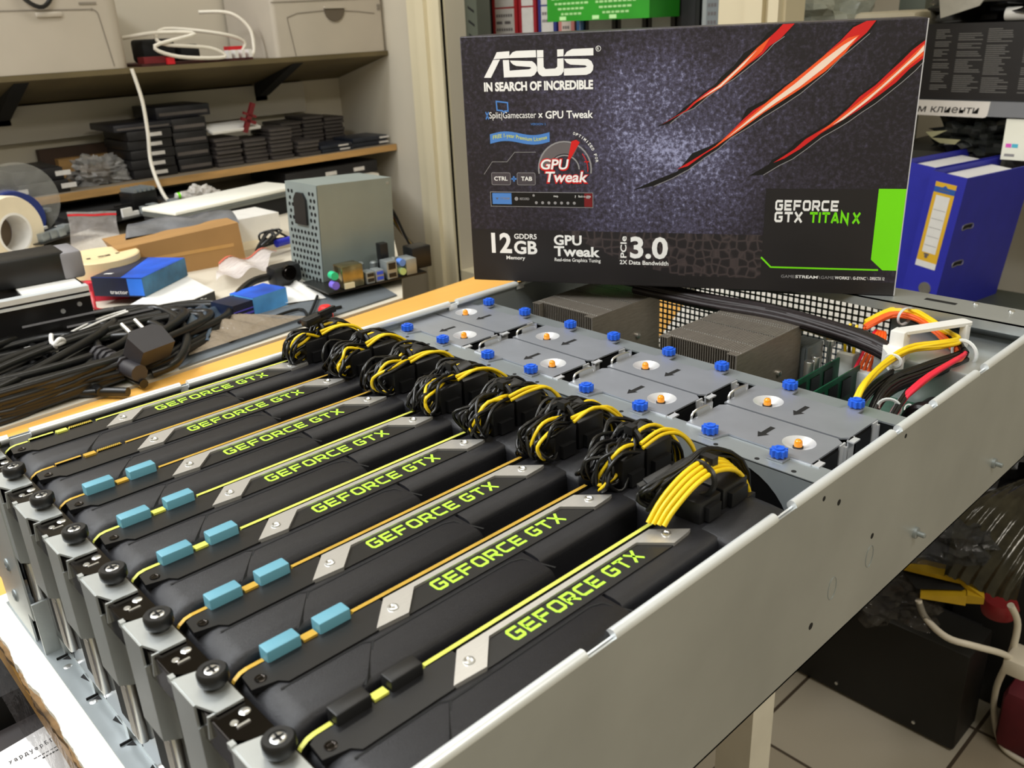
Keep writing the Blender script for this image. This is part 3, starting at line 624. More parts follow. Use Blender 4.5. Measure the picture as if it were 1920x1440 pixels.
CLAW_WHITE=[
  [(221.0,172.9), (238.9,185.0), (256.1,201.3), (268.8,212.9), (258.4,201.2), (239.9,183.7)] ,
  [(245.7,138.7), (265.4,155.9), (284.7,171.7), (301.4,184.5), (321.5,201.9), (337.3,214.0), (348.3,220.6), (339.7,211.0), (324.1,196.8), (305.9,182.2), (287.0,169.4), (267.7,155.4)] ,
  [(334.7,149.7), (355.3,166.9), (370.6,180.8), (385.4,195.9), (394.4,205.1), (400.0,212.3), (400.1,207.8), (390.8,198.7), (376.5,184.4), (361.4,169.8), (343.7,154.9)] ,
]

# ---------------------------------------------------------------- retail box standing on the chassis
def art_stone():
    m = bpy.data.materials.new('printed_slate_artwork'); m.use_nodes = True; nt = m.node_tree; N = nt.nodes; K = nt.links; p = N['Principled BSDF']
    tc = N.new('ShaderNodeTexCoord'); o = tc.outputs['Object']
    n1 = N.new('ShaderNodeTexNoise'); n1.inputs['Scale'].default_value = 260; n1.inputs['Detail'].default_value = 6; n1.inputs['Roughness'].default_value = .7
    n2 = N.new('ShaderNodeTexNoise'); n2.inputs['Scale'].default_value = 14; n2.inputs['Detail'].default_value = 4
    K.new(o, n1.inputs['Vector']); K.new(o, n2.inputs['Vector'])
    d = N.new('ShaderNodeVectorMath'); d.operation = 'DISTANCE'; d.inputs[1].default_value = (.185, 0, .125); K.new(o, d.inputs[0])
    mr = N.new('ShaderNodeMapRange'); mr.inputs[1].default_value = 0; mr.inputs[2].default_value = .14; mr.inputs[3].default_value = .8; mr.inputs[4].default_value = 0; K.new(d.outputs['Value'], mr.inputs[0])
    a = N.new('ShaderNodeMath'); a.operation = 'MULTIPLY_ADD'; K.new(n2.outputs[0], a.inputs[0]); a.inputs[1].default_value = .9; a.inputs[2].default_value = -.3
    b = N.new('ShaderNodeMath'); b.operation = 'ADD'; K.new(a.outputs[0], b.inputs[0]); K.new(mr.outputs[0], b.inputs[1])
    c = N.new('ShaderNodeMath'); c.operation = 'MULTIPLY_ADD'; K.new(n1.outputs[0], c.inputs[0]); c.inputs[1].default_value = 2.3; K.new(b.outputs[0], c.inputs[2])
    s = N.new('ShaderNodeMath'); s.operation = 'ADD'; s.inputs[1].default_value = -1.22; K.new(c.outputs[0], s.inputs[0])
    r = N.new('ShaderNodeValToRGB'); e = r.color_ramp.elements
    e[0].position = 0; e[0].color = L(36, 32, 38); e[1].position = 1; e[1].color = L(158, 160, 196)
    x = e.new(.35); x.color = L(56, 51, 64); x = e.new(.68); x.color = L(84, 81, 106)
    K.new(s.outputs[0], r.inputs[0]); K.new(r.outputs[0], p.inputs['Base Color']); p.inputs['Roughness'].default_value = .38
    return m
STONE = art_stone()
BOXBLK = mk('box_black_print', (34, 31, 32), .4, 0, .10, 30)
def band_mat():
    m = mk('printed_scale_pattern', (44, 38, 40), .4, 0, .2, 30); nt = m.node_tree; p = nt.nodes['Principled BSDF']; v = nt.nodes.new('ShaderNodeTexVoronoi'); v.inputs['Scale'].default_value = 125; v.feature = 'DISTANCE_TO_EDGE'
    tc = nt.nodes.new('ShaderNodeTexCoord'); nt.links.new(tc.outputs['Object'], v.inputs['Vector']); v.inputs['Randomness'].default_value = .55
    r = nt.nodes.new('ShaderNodeValToRGB'); r.color_ramp.elements[0].color = L(72, 62, 62); r.color_ramp.elements[1].color = L(36, 32, 34); r.color_ramp.elements[1].position = .16
    nt.links.new(v.outputs[0], r.inputs[0]); nt.links.new(r.outputs[0], p.inputs['Base Color']); return m
BAND = band_mat()
def flat(n, c): return mk('print_' + n, c, .45, 0, .02, 20)
PW, PG, PB, PR, PK, PO, PY, PGR = flat('white', (246, 245, 243)), flat('green', (122, 232, 10)), flat('blue', (78, 132, 205)), flat('red', (214, 30, 30)), flat('black', (12, 9, 10)), flat('orange', (250, 92, 40)), flat('yellow', (212, 218, 90)), flat('grey', (150, 148, 150))
PDR, PWARM, PLB, PKEY, PDG = flat('dark_red', (120, 20, 26)), flat('glow', (255, 226, 206)), flat('light_blue', (150, 190, 240)), flat('key_grey', (72, 66, 72)), flat('dial_grey', (104, 98, 100))
bx = thing('retail_box', 'big black retail box with red claw marks, standing upright on the server', 'box', (.3904, .4401, ZT + .0004), (0, 0, math.radians(-60)))
m = MB(.001); m.rbox(0, 401, 0, 92, 0, 233, .9, 1); m.build('carton', STONE, bx, local=True)
m = MB(.001); m.box(-.25, 0, 4, 88, 2, 110); m.build('green_side_edge', PG, bx, local=True)
m = MB(.001); m.prism([(150, 1), (236, 1), (236, 3), (150, 3)], -.4, 0, 'y'); m.build('flap', BOXBLK, bx, local=True)
m = MB(.001); m.box(400.3, 401.2, -.3, .6, .5, 232.5); m.build('worn_edge', flat('edge_white', (190, 188, 190)), bx, local=True)
def dec(name, mat, layer, polys=(), texts=(), geos=()):
    m = MB(.001); f = lambda s, h: (s, -.12 - .1 * layer, h)
    m.faces2(polys, f)
    for t_ in texts: put_text(m, f, *t_[:5], **(t_[5] if len(t_) > 5 else {}))
    for g_ in geos: m.faces2(g_, f)
    return m.build(name, mat, bx, 0, local=True, fix=False)
def rc(a, b, c, d): return [(a, c), (b, c), (b, d), (a, d)]
dec('scale_band', BAND, 0, [rc(90, 284, 12, 53)])
dec('lower_panel', BOXBLK, .5, [rc(.6, 90, .6, 53), rc(90, 401, .6, 12), [(90, 12), (210, 12), (160, 22), (90, 53)]])
dec('badge_panel', PK if False else BOXBLK, 1, [rc(283.5, 377.5, 8, 95.5)])
dec('claw_shadow', PK, 1, CLAW_BLACK); dec('claw_red', PR, 2, CLAW_RED); dec('claw_glow', PO, 3, CLAW_ORANGE); dec('claw_core', PWARM, 4, CLAW_WHITE)
torn = []
for c_ in CLAW_BLACK:
    n_ = len(c_); h_ = c_[n_ // 2 + 1:]
    dec('torn_edge', PGR, 1.5, stroke([(a + .5, b - .5) for a, b in h_], .55))
dec('green_badge', PG, 1.5, [[(378, 96), (400.6, 96), (400.6, 23.5), (388.5, 23.5), (378, 33)]] + stroke([(283, 32.3), (292.2, 23.2), (385, 23.6)], 1.5))
B_ = {'bold': .02}
dec('white_lettering', PW, 2, LOGO, [
 ('IN SEARCH OF INCREDIBLE', 21.6, 126, 183.8, 192.2, {'bold': .045}), ('Split|Gamecaster', 25.4, 71.5, 157.6, 165.3), ('x', 73.5, 78, 159.5, 163.6, B_), ('GPU Tweak', 80.5, 125.8, 158.6, 165.6, B_),
 ('R', 130, 131.6, 217.2, 219.6), ('CTRL', 27.2, 40.8, 101, 105, B_), ('TAB', 54.5, 65.6, 101, 105, B_),
 ('12', 21, 42.2, 29, 49.6, {'bold': .03}), ('GDDR5', 45, 68.2, 43.8, 49, B_), ('GB', 44.4, 68.5, 28.4, 42, {'bold': .03}), ('Memory', 36, 55.6, 21.6, 26.4, B_),
 ('GPU', 85.6, 113.5, 38.6, 48.8, {'bold': .03}), ('Tweak', 85.6, 131.6, 27.4, 37.6, {'bold': .03}), ('Real-time Graphics Tuning', 86, 132.2, 21.2, 25.8, {'bold': .012}),
 ('3.0', 161, 197.2, 27.4, 49, {'bold': .03}), ('2X Data Bandwidth', 151, 198, 21.4, 25.6, B_), ('STREAM', 314.6, 334.2, 13.6, 16.4, B_), ('WORKS', 349, 361.5, 13.8, 16.6, B_), ('G-SYNC', 364.6, 375.6, 13.9, 16.8, B_), ('DIRECTX 12', 379, 391.2, 14.2, 17, B_),
 ('Back to game', 111, 123, 85, 87.6), ('?', 107.4, 108.6, 85, 87.4), ('Help', 86.5, 91, 85, 87.4)],
 [geo_text('GEFORCE', 292.6, 346.5, 76, 85.2, .24), geo_text('GTX', 292.6, 316.6, 65.4, 74.6, .24)] + [stroke(circ(131, 218.4, 2.2, 14), .45, True)])
def rot_text(m, f, body, x0, x1, y0, y1, **k): put_text(m, lambda a, b: f(x0 + (x1 - x0) * (1 - (b - 0)), y0 + (y1 - y0) * a), body, 0, 1, 0, 1, **k)
m = MB(.001); rot_text(m, lambda s, h: (s, -.32, h), 'PCIe', 151.6, 157.6, 27.8, 49, bold=.02); m.build('upright_lettering', PW, bx, 0, local=True, fix=False)
m = MB(.001)
for k, ch in enumerate('OPTIMIZED FOR'):
    if ch == ' ': continue
    a = math.radians(72 - k * 5.3); x, y = 98 + 31.5 * math.cos(a), 115 + 31.5 * math.sin(a); ca, sa = math.cos(a - math.pi / 2), math.sin(a - math.pi / 2)
    put_text(m, lambda u, v: (x + u * ca - v * sa, -.32, y + u * sa + v * ca), ch, -1.05 if ch != 'I' else -.3, 1.05 if ch != 'I' else .3, -1.3, 1.3, bold=.02)
m.build('arched_lettering', PW, bx, 0, local=True, fix=False)
dec('green_lettering', PG, 2, geos=[geo_text('TITAN X', 322.8, 365.4, 65.3, 74.8, .24, .2, .3)])
dec('grey_lettering', PGR, 2, [], [('GAME', 302, 313.8, 13.5, 16.3), ('GAME', 337, 348.4, 13.7, 16.5), ('\\', 334.6, 336.6, 13.6, 16.6), ('\\', 361.8, 363.8, 13.8, 16.8), ('\\', 376, 378.2, 14, 17)])
dec('blue_marks', PB, 2, stroke([(33, 175), (44, 173.6), (44.2, 166), (41, 166), (40.5, 164.4), (38.5, 166.4), (33.4, 167)], 1.3, True) + [rc(24.4, 44, 78.2, 89)] + [rc(44.6, 49.8, 102, 103.6), rc(46.4, 48, 100.2, 105.4)] + geo_text('X', 21.6, 25.2, 158.8, 165.4, .26),
    [('VERSION 2', 65.9, 80.6, 152.8, 154.8)])
rb = lambda s: 140.4 + 2.2 * math.sin((s - 25) / 59 * 2 * math.pi) + (s - 25) / 59 * 1.6
dec('ribbon', PB, 1, [[(25 + 59 * i / 16 + d * 59 / 16, rb(25 + 59 * (i + d) / 16) + e) for d, e in ((0, -4.4), (1, -4.4), (1, 4.4), (0, 4.4))] for i in range(16)])
m = MB(.001); put_text(m, lambda s, h: (s, -.34, rb(s) + h), 'FREE 1-year Premium License', 28, 81.5, -2.2, 2.4, bold=.01); m.build('ribbon_lettering', PY, bx, 0, local=True, fix=False)
G0 = (98, 112)
dec('gauge_rim', PGR, 1, stroke([(G0[0] + 25.6 * math.cos(t / 20 * math.pi * 1.1 - .15), G0[1] + 25.6 * math.sin(t / 20 * math.pi * 1.1 - .15)) for t in range(21)], 1.4) + stroke([(G0[0] + 14 * math.cos(t / 16 * math.pi), G0[1] + 13 * math.sin(t / 16 * math.pi)) for t in range(17)], 1.2))
dec('gauge_face', PDG, .8, stroke([(G0[0] + 20 * math.cos(t / 16 * math.pi * .68 + 1.0), G0[1] + 19.6 * math.sin(t / 16 * math.pi * .68 + 1.0)) for t in range(17)], 10))
dec('gauge_red', PR, 2, [[(101, 121), (104, 122), (113, 137), (109.5, 139.2), (105, 138)], rc(117, 121.5, 118.6, 119.6)] + stroke([(G0[0] + 22.4 * math.cos(t / 10), G0[1] + 22.4 * math.sin(t / 10)) for t in range(-1, 8)], .7), )
KW = {'bold': .05, 'shear': .18}
dec('gauge_title_red', PR, 2.5, [], [('GPU', 73.4, 103.6, 110.4, 122.4, KW), ('Tweak', 77.8, 121.6, 98.4, 111, KW)])
dec('gauge_title', PW, 3, [], [('GPU', 74.6, 102.2, 111.8, 121.4, {'bold': .02, 'shear': .18}), ('Tweak', 79, 120.2, 99.8, 109.8, {'bold': .02, 'shear': .18})])
dec('key_caps', PKEY, 1, [rrect(24.6, 43.6, 97, 108.6, 1.4), rrect(50.6, 68.6, 97, 108.6, 1.4)])
dec('key_outline', PGR, 1.2, stroke(rrect(24.6, 43.6, 97, 108.6, 1.4), .4, True) + stroke(rrect(50.6, 68.6, 97, 108.6, 1.4), .4, True) + stroke([(17, 107), (26, 119), (41, 119), (49, 128), (70, 128)], .45) + stroke(rc(22.6, 125, 76, 90), .5, True))
dec('toolbar', PK, 1, [rc(22.8, 124.8, 76.2, 89.8)])
dec('toolbar_red', PDR, 1.6, [rc(116.6, 124.4, 76.6, 89.4)])
dec('toolbar_icons', PGR, 2, [circ(49, 83.6, 1.9, 12)] + [circ(69 + 6.3 * k, 80, 1.5, 8) for k in range(7)] + [circ(66.5, 87, 1.2, 10), [(27.4, 84.6), (31, 84.6), (29.2, 82)], rc(119, 122, 84.5, 87.5)], [('STREAM', 32.4, 42, 82.6, 85, B_), ('RECORD', 52.4, 62, 82.4, 84.8, B_)])

# ---------------------------------------------------------------- room shell
WALLM = mk('cream_wall_paint', (196, 188, 172), .8, 0, .05, 3, .1, 60)
WOODE = mk('beech_edge', (178, 138, 84), .6, 0, .16, 12, stretch=(1, 8, 8))
SHELFT = mk('grey_shelf_laminate', (118, 108, 94), .5, 0, .12, 6)
DARKWOOD = mk('olive_brown_board', (92, 80, 52), .7, 0, .2, 9)
FRAMEM = mk('cream_gloss_paint', (214, 204, 176), .45, 0, .04, 4)
def tiles():
    m = bpy.data.materials.new('grey_floor_tiles'); m.use_nodes = True; nt = m.node_tree; p = nt.nodes['Principled BSDF']; tc = nt.nodes.new('ShaderNodeTexCoord'); mp = nt.nodes.new('ShaderNodeMapping')
    mp.inputs['Location'].default_value = (-.863, -.354, 0); br = nt.nodes.new('ShaderNodeTexBrick'); br.offset = 0; br.squash = 1
    br.inputs['Scale'].default_value = 1; br.inputs['Brick Width'].default_value = .262; br.inputs['Row Height'].default_value = .262; br.inputs['Mortar Size'].default_value = .003; br.inputs['Bias'].default_value = -.2
    br.inputs['Color1'].default_value = L(176, 170, 158); br.inputs['Color2'].default_value = L(150, 138, 120); br.inputs['Mortar'].default_value = L(74, 64, 54)
    nt.links.new(tc.outputs['Object'], mp.inputs[0]); nt.links.new(mp.outputs[0], br.inputs['Vector']); nt.links.new(br.outputs[0], p.inputs['Base Color']); p.inputs['Roughness'].default_value = .4; return m
m = MB(); m.box(-2.5, 3, -2.5, 2.2, -.05, 0); struct(m.build('floor', tiles(), smooth=0))
m = MB(); m.box(-2.5, 3, 2.11, 2.16, 0, 2.6); struct(m.build('wall_back', WALLM))
m = MB(); m.box(1.335, 1.40, 1.60, 2.11, 0, 2.6); struct(m.build('wall_side', WALLM))
m = MB(); m.box(2.35, 2.40, -2.5, 2.11, 0, 2.6); struct(m.build('wall_right', WALLM))
m = MB(); m.box(1.322, 1.335, 1.60, 1.738, 0, 2.6); m.box(1.31, 1.335, 1.655, 1.69, 0, 2.6); m.box(1.315, 1.33, 1.60, 1.615, 0, 2.6); struct(m.build('trim_1', FRAMEM))
m = MB(); m.box(1.335, 1.40, .66, .80, 0, 2.6); m.box(1.322, 1.336, .70, .735, 0, 2.6); m.box(1.318, 1.336, .665, .685, 0, 2.6); struct(m.build('trim_2', FRAMEM))
m = MB(); m.box(1.33, 1.40, .80, 1.60, 0, .49); struct(m.build('trim_3', FRAMEM))

# ---------------------------------------------------------------- workbench, desk behind it
TOPM = mk('beech_worktop', (236, 178, 88), .42, 0, .06, 5, stretch=(1, 9, 9))
GREYM = mk('grey_mat', (96, 102, 108), .6, 0, .12, 20)
WHITEL = mk('white_laminate', (232, 228, 216), .5, 0, .05, 20)
t = thing('workbench', 'beech-topped workbench carrying the open server', 'table', (.3, .38, 0))
m = MB(); m.prism([(-.107, .03), (.80, .03), (.80, .822), (-.107, .748)], .705, .7425); m.build('tabletop', TOPM, t)
for k, (x, y) in enumerate(((.52, .16), (-.06, .16), (.74, .7), (-.06, .69))):
    m = MB(); m.box(x, x + .045, y, y + .045, 0, .705); m.build('leg', WHITEL, t)
m = MB()
def ragged(k): 
    q = random.Random(k); return [(-.109 + .0008 * math.sin(i * .17 + k) + .0005 * math.sin(i * .53 + 2 * k) + q.uniform(-.0003, .0003), .42 * i / 160) for i in range(161)]
m.prism(ragged(3) + [(.02, .42), (.02, 0)], .7425, .7499); m.cur = 1; m.prism([(x - .0022, y) for x, y in ragged(5)] + [(-.1, .42), (-.1, 0)], .7425, .7462)
m.build('packing_board', [WHITEL, mk('torn_brown_card', (120, 92, 56), .8, 0, .4, 90, .6, 120)]); tag(bpy.data.objects['packing_board'], 'white packing board with a torn brown edge under the end of the server', 'board')
m = MB(); m.sheet(lambda u, v: (-.1125 - .002 * math.sin(v * 9) * u - .006 * u, .02 + .38 * v, .7495 - .036 * u + .004 * math.sin(v * 31)), 6, 40)
tag(m.build('plastic_wrap', film('clear_wrap', (70, 66, 66), .5, .1), smooth=80), 'glossy plastic wrap hanging off the torn board edge', 'plastic wrap')
m = MB(); m.prism([(.21, .404 + .125), (.24, .55), (.33, .55), (.35, .43), (.24, .43)], .7425, .7430)
tag(m.build('tape_patch', mk('amber_tape', (222, 160, 70), .25, 0, .05, 10)), 'strip of brown tape stuck on the beech worktop', 'tape')
t = thing('back_desk', 'white desk along the wall buried under computer parts', 'table', (.4, 1.45, 0))
m = MB(); m.prism([(-.9, .687), (.56, .806), (.655, .935), (1.25, 1.83), (1.25, 2.10), (-.9, 2.10)], .715, .745); m.build('tabletop', mk('worn_white_desk', (206, 198, 182), .5, 0, .06, 6), t)
for x, y in ((-.85, .85), (.48, .85), (-.85, 2.0), (1.2, 2.0)):
    m = MB(); m.box(x, x + .05, y, y + .05, 0, .715); m.build('leg', WHITEL, t)
# left end of the bench, low down
t = thing('ribbed_case', 'black ribbed equipment case below the left end of the bench', 'case', (-.3, .6, 0))
m = MB(); m.box(-.62, -.07, .405, .90, 0, .68)
m.build('body', MATTE, t)
for k in range(7):
    m = MB(); m.box(-.30 + k * .035, -.288 + k * .035, .43, .88, .68, .686); m.build('rib', BLK, t)
t = thing('low_cabinet', 'low dark cabinet under the left end of the bench', 'cabinet', (-.3, .3, 0))
m = MB(); m.box(-.62, -.07, -.05, .395, 0, .66); m.build('body', mk('dark_cabinet', (40, 34, 34), .6, 0, .2, 20), t)
t = thing('paper_sheet', 'white printed sheet with a bold Cyrillic heading, below the bench end', 'paper', (-.2, .3, .661))
PQ = [Vector(q) for q in ((-0.1502, 0.3683, 0.6610), (-0.1064, 0.2706, 0.6610), (-0.0659, 0.2852, 0.6610), (-0.0955, 0.3748, 0.6610))]
m = MB(); m.add([(q.x, q.y, .6613) for q in PQ] + [(q.x, q.y, .6603) for q in PQ], [(0, 1, 2, 3), (7, 6, 5, 4), (0, 4, 5, 1), (1, 5, 6, 2), (2, 6, 7, 3), (3, 7, 4, 0)]); m.build('sheet', mk('office_paper', (240, 239, 240), .7, 0, .02, 20), t)
e1 = (Vector((-0.0985, 0.3528, 0.6610)) - Vector((-0.1278, 0.3518, 0.6610))); o1 = Vector((-0.1278, 0.3518, 0.6610)); n1 = Vector((-e1.y, e1.x, 0)); ln = e1.length; e1.normalize(); n1.normalize()
fn = lambda a, b: o1 + e1 * a + n1 * b + Vector((0, 0, .0004))
m = MB(); put_text(m, fn, 'х а р д у е р Б Г', 0, ln, 0, ln * .2, bold=.025); m.faces2([rc(ln * (.45 + .09 * k), ln * (.52 + .09 * k), -ln * .22, -ln * .19) for k in range(8)] + [rc(ln * (.6 + .075 * k), ln * (.66 + .075 * k), -ln * .36, -ln * .31) for k in range(7)], fn)
m.build('printed_letters', PK, t, 0, fix=False)
# ---------------------------------------------------------------- wall shelves and printers
YF = 1.85
t = thing('wall_shelf', 'lower wall shelf with a beech front edge, holding hard drives', 'shelf', (.5, 1.98, .80))
m = MB(); m.box(-.5, 1.333, YF, 2.108, .796, .813); m.build('board', SHELFT, t); m = MB(); m.box(-.5, 1.333, YF - .001, YF + .0005, .796, .8128); m.build('edge_strip', WOODE, t)
for x in (.44, 1.18):
    m = MB(); m.prism([(1.93, .796), (2.108, .796), (2.108, .752), (2.09, .752)], x, x + .02, 'x'); m.build('support', MATTE, t)
m = MB(); m.prism([(1.28, .0), (1.333, 0), (1.333, .05), (1.28, .05)], 2.0, 2.003, 'z'); 
t = thing('wall_shelf', 'upper wall shelf with an olive brown underside, holding the printers', 'shelf', (.5, 1.98, 1.0))
m = MB(); m.prism([(YF, 1.058), (2.108, 1.058), (2.108, .985), (YF, 1.047)], -.6, 1.333, 'x'); m.build('board', DARKWOOD, t)
for x in (.395, 1.05):
    m = MB(); m.prism([(1.86, 1.046), (2.10, .988), (2.10, .955), (2.07, .958)], x, x + .03, 'x'); m.build('bracket', MATTE, t)
    m = MB(); m.box(x - .002, x + .034, 2.085, 2.108, .945, 1.0); m.build('upright', SHELFT, t)
PRM = mk('printer_plastic', (180, 171, 158), .5, 0, .04, 8); PRD = mk('printer_seam', (128, 120, 110), .6, 0, .05, 8); CBL = mk('white_cable', (222, 216, 204), .45, 0, .04, 20)
t = thing('printer', 'pale laser printer with a round-cornered tray door, at the left end of the upper shelf', 'printer', (.38, 1.97, 1.058), group='printers on the upper shelf')
m = MB(); m.prism(rrect(.10, .637, YF + .003, 2.10, .03), 1.0585, 1.24); m.build('body', PRM, t)
m = MB()
for q in stroke([(.12, 1.181), (.575, 1.179)] + arc(.575, 1.166, .013, 90, 10, 4) + [(.600, 1.064)], .0022): m.add([(a, YF + .0015, b) for a, b in q], [[0, 1, 2, 3]])
m.build('door_seam', PRD, t, 0, fix=False)
m = MB(); m.rbox(.462, .514, YF - .004, YF + .004, 1.166, 1.176, .003); m.build('door_handle', PRM, t)
m = MB(); m.prism(rrect(.552, .588, 1.189, 1.193, .0015), YF + .0005, YF + .004, 'y'); m.build('badge_slot', PRD, t)
m = MB(); m.tube([(.42, YF - .006, 1.245), (.445, YF - .012, 1.20), (.475, YF - .012, 1.185), (.50, YF - .006, 1.21), (.50, YF - .004, 1.25)], .0045, 8, 4); tag(m.build('black_cable', BLKW), 'black cable looping down over the left printer front', 'cable')
t = thing('printer', 'cream laser printer with an arched tray door, at the right end of the upper shelf', 'printer', (1.16, 1.97, 1.058), group='printers on the upper shelf')
m = MB(); m.prism(rrect(1.0, 1.331, YF + .003, 2.10, .012), 1.0585, 1.24); m.build('body', PRM, t)
m = MB()
for q in stroke([(1.052, 1.06), (1.040, 1.149), (1.07, 1.158), (1.16, 1.163), (1.25, 1.158), (1.302, 1.152)], .0022): m.add([(a, YF + .0015, b) for a, b in q], [[0, 1, 2, 3]])
for q in stroke([(1.0, 1.184), (1.331, 1.189)], .0022): m.add([(a, YF + .0015, b) for a, b in q], [[0, 1, 2, 3]])
m.build('door_seam', PRD, t, 0, fix=False)
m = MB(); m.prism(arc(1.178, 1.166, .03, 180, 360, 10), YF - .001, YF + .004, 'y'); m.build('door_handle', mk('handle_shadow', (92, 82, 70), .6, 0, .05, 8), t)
m = MB(); m.prism(rrect(1.148, 1.208, 1.167, 1.172, .002), YF - .004, YF + .004, 'y'); m.build('handle_lip', PRM, t)
m = MB(); m.box(1.312, 1.322, YF + .001, YF + .004, 1.16, 1.166); m.box(1.312, 1.322, YF + .001, YF + .004, 1.168, 1.174); m.build('indicator', PRD, t)
# board with cables between the printers
t = thing('circuit_board', 'red and black circuit board lying on the upper shelf between the printers', 'circuit board', (.8, 1.93, 1.058))
m = MB(); m.box(.665, .94, 1.865, 2.04, 1.0585, 1.064); m.build('board', mk('dark_red_board', (64, 22, 24), .5, 0, .4, 60), t)
for x0, x1, z in ((.70, .78, 1.115), (.79, .84, 1.10)):
    m = MB(); m.rbox(x0, x1, 1.93, 2.0, 1.064, z, .008); m.build('cooler', MATTE, t)
m = MB(); m.box(.672, .74, 1.864, 1.90, 1.064, 1.078); m.build('port', mk('dark_red_plastic', (110, 22, 30), .5, 0, .2, 30), t)
m = MB(); m.box(.722, .74, 1.858, 1.87, 1.06, 1.075); m.build('clip', REDP, t)
for k in range(4):
    m = MB(); m.box(.88 + k * .018, .888 + k * .018, 1.87, 1.89, 1.064, 1.082); m.build('connector', NYLON, t)
m = MB(); m.box(.90, .935, 1.90, 1.93, 1.064, 1.09); m.build('connector', REDP, t)
for lab, P in (('white cable looped over the circuit board between the printers', [(.66, 1.93, 1.12), (.72, 1.88, 1.128), (.80, 1.86, 1.122), (.70, 1.86, 1.10), (.75, 1.855, 1.075), (.86, 1.855, 1.068), (.83, 1.86, 1.09), (.72, 1.87, 1.105), (.76, 1.93, 1.135), (.88, 1.9, 1.12), (.94, 1.9, 1.10), (.93, 1.9, 1.075)]),
               ('white cable arching down beside the right printer', [(.87, 1.97, 1.17), (.93, 1.93, 1.165), (.965, 1.91, 1.13), (.965, 1.90, 1.085), (.95, 1.89, 1.062)]),
               ('white cable hanging from the upper shelf down to the desk', [(.632, 1.842, 1.057), (.640, 1.838, .99), (.638, 1.836, .92), (.630, 1.83, .85), (.628, 1.78, .78), (.65, 1.74, .7475)])):
    m = MB(); m.tube(P, .0042, 8, 5); tag(m.build('white_cable', CBL), lab, 'cable')
# ---------------------------------------------------------------- drives on the lower shelf
DRV = mk('drive_casting', (30, 29, 32), .45, .2, .2, 60); DRV2 = mk('slim_drive_case', (62, 57, 56), .5, .3, .3, 120, stretch=(1, 1, 9)); LBL = mk('paper_label', (206, 202, 198), .6, 0, .08, 90)
ORD = ['bottom', 'second', 'third', 'fourth', 'fifth', 'sixth', 'seventh', 'eighth', 'ninth']
def stack(x0, x1, y0, d, z0, h, n, mat, where, kind, sticker=None, jit=.003, gap=.0008):
    q = random.Random(int(x0 * 1000))
    proto = None
    for k in range(n):
        loc = ((x0 + x1) / 2 + q.uniform(-jit, jit), y0 + d / 2 + q.uniform(-jit, jit), z0 + k * h + .0004)
        pos = 'topmost' if k == n - 1 else ('bottom' if k == 0 else ORD[k] + ' from the bottom')
        lab = pos + ' ' + kind + ' of ' + where
        if proto is None:
            t = thing('hard_drive', lab, 'hard drive', loc, group='hard drives on the shelf')
            w2 = (x1 - x0) / 2
            m = MB(); m.rbox(-w2, w2, -d / 2, d / 2, 0, h - gap, min(.002, h * .2)); m.build('case', mat, t, local=True)
            m = MB()
            if sticker: m.box(-w2 * .5 + sticker, -w2 * .5 + sticker + .032, -d / 2 - .0004, -d / 2, h * .3, h * .68)
            else: m.box(-w2 * .9, w2 * .9, -d / 2 - .0003, -d / 2, h * .25, h * .5)
            m.build('label', LBL if sticker else mk('slim_drive_edge', (92, 86, 84), .5, .3, .1, 40), t, local=True); proto = t
        else: dup(proto, loc, lab)
stack(.607, .712, 1.885, .147, .813, .0217, 5, DRV, 'the stickered stack behind the hanging cable', 'black hard drive', .022)
stack(.585, .72, 1.885, .15, .9216, .016, 1, mk('dark_bluish', (38, 38, 44), .4, .3, .2, 40), 'the stickered stack, a flat dark one', 'tray')
stack(.722, .808, 1.90, .14, .813, .031, 4, DRV, 'the tallest black stack on the lower shelf', 'black case')
stack(.70, .835, 1.92, .14, .9372, .028, 1, mk('dark_bluish', (38, 38, 44), .4, .3, .2, 40), 'the tallest black stack, a wide one', 'box')
stack(.818, .888, 1.89, .10, .813, .0098, 7, DRV2, 'the slim stack next to the tallest stack', 'slim drive')
stack(.893, .956, 1.89, .10, .813, .0098, 6, DRV2, 'the slim stack under the red bracket', 'slim drive')
stack(.961, 1.026, 1.88, .10, .813, .0098, 8, DRV2, 'the slim stack right of the red bracket', 'slim drive')
stack(1.033, 1.098, 1.87, .10, .813, .0098, 4, DRV2, 'the low slim stack at the shelf front', 'slim drive')
stack(1.05, 1.115, 1.98, .10, .813, .0098, 8, DRV2, 'the slim stack behind the low one', 'slim drive')
stack(1.12, 1.185, 1.98, .10, .813, .0098, 9, DRV2, 'the tallest slim stack at the back', 'slim drive')
stack(1.19, 1.255, 1.985, .10, .813, .0098, 8, DRV2, 'the back stack nearest the wall', 'slim drive')
stack(1.10, 1.20, 1.865, .10, .813, .010, 2, mk('blue_black_case', (36, 40, 50), .4, .2, .2, 30), 'the flat pair at the shelf front', 'flat drive', .03)
stack(1.205, 1.32, 1.875, .10, .813, .013, 2, mk('blue_black_case', (36, 40, 50), .4, .2, .2, 30), 'the flat pair nearest the right wall', 'flat drive', .06)
stack(.352, .455, 1.87, .147, .813, .027, 2, DRV, 'the pair at the left end of the shelf', 'black drive', .06)
stack(.24, .34, 1.86, .147, .813, .027, 1, DRV, 'the single one at the far left of the shelf', 'drive', .07)
t = thing('white_bracket', 'white and red plastic bracket lying on the slim drives', 'bracket', (.9, 1.94, .885))
m = MB(); m.M = Matrix.Translation((.89, 1.93, .902)) @ Euler((.25, 0, .1)).to_matrix().to_4x4(); m.rbox(-.075, .065, -.03, .03, -.004, .004, .002); m.box(-.05, -.02, -.031, -.029, -.002, .003); m.build('plate', NYLON, t)
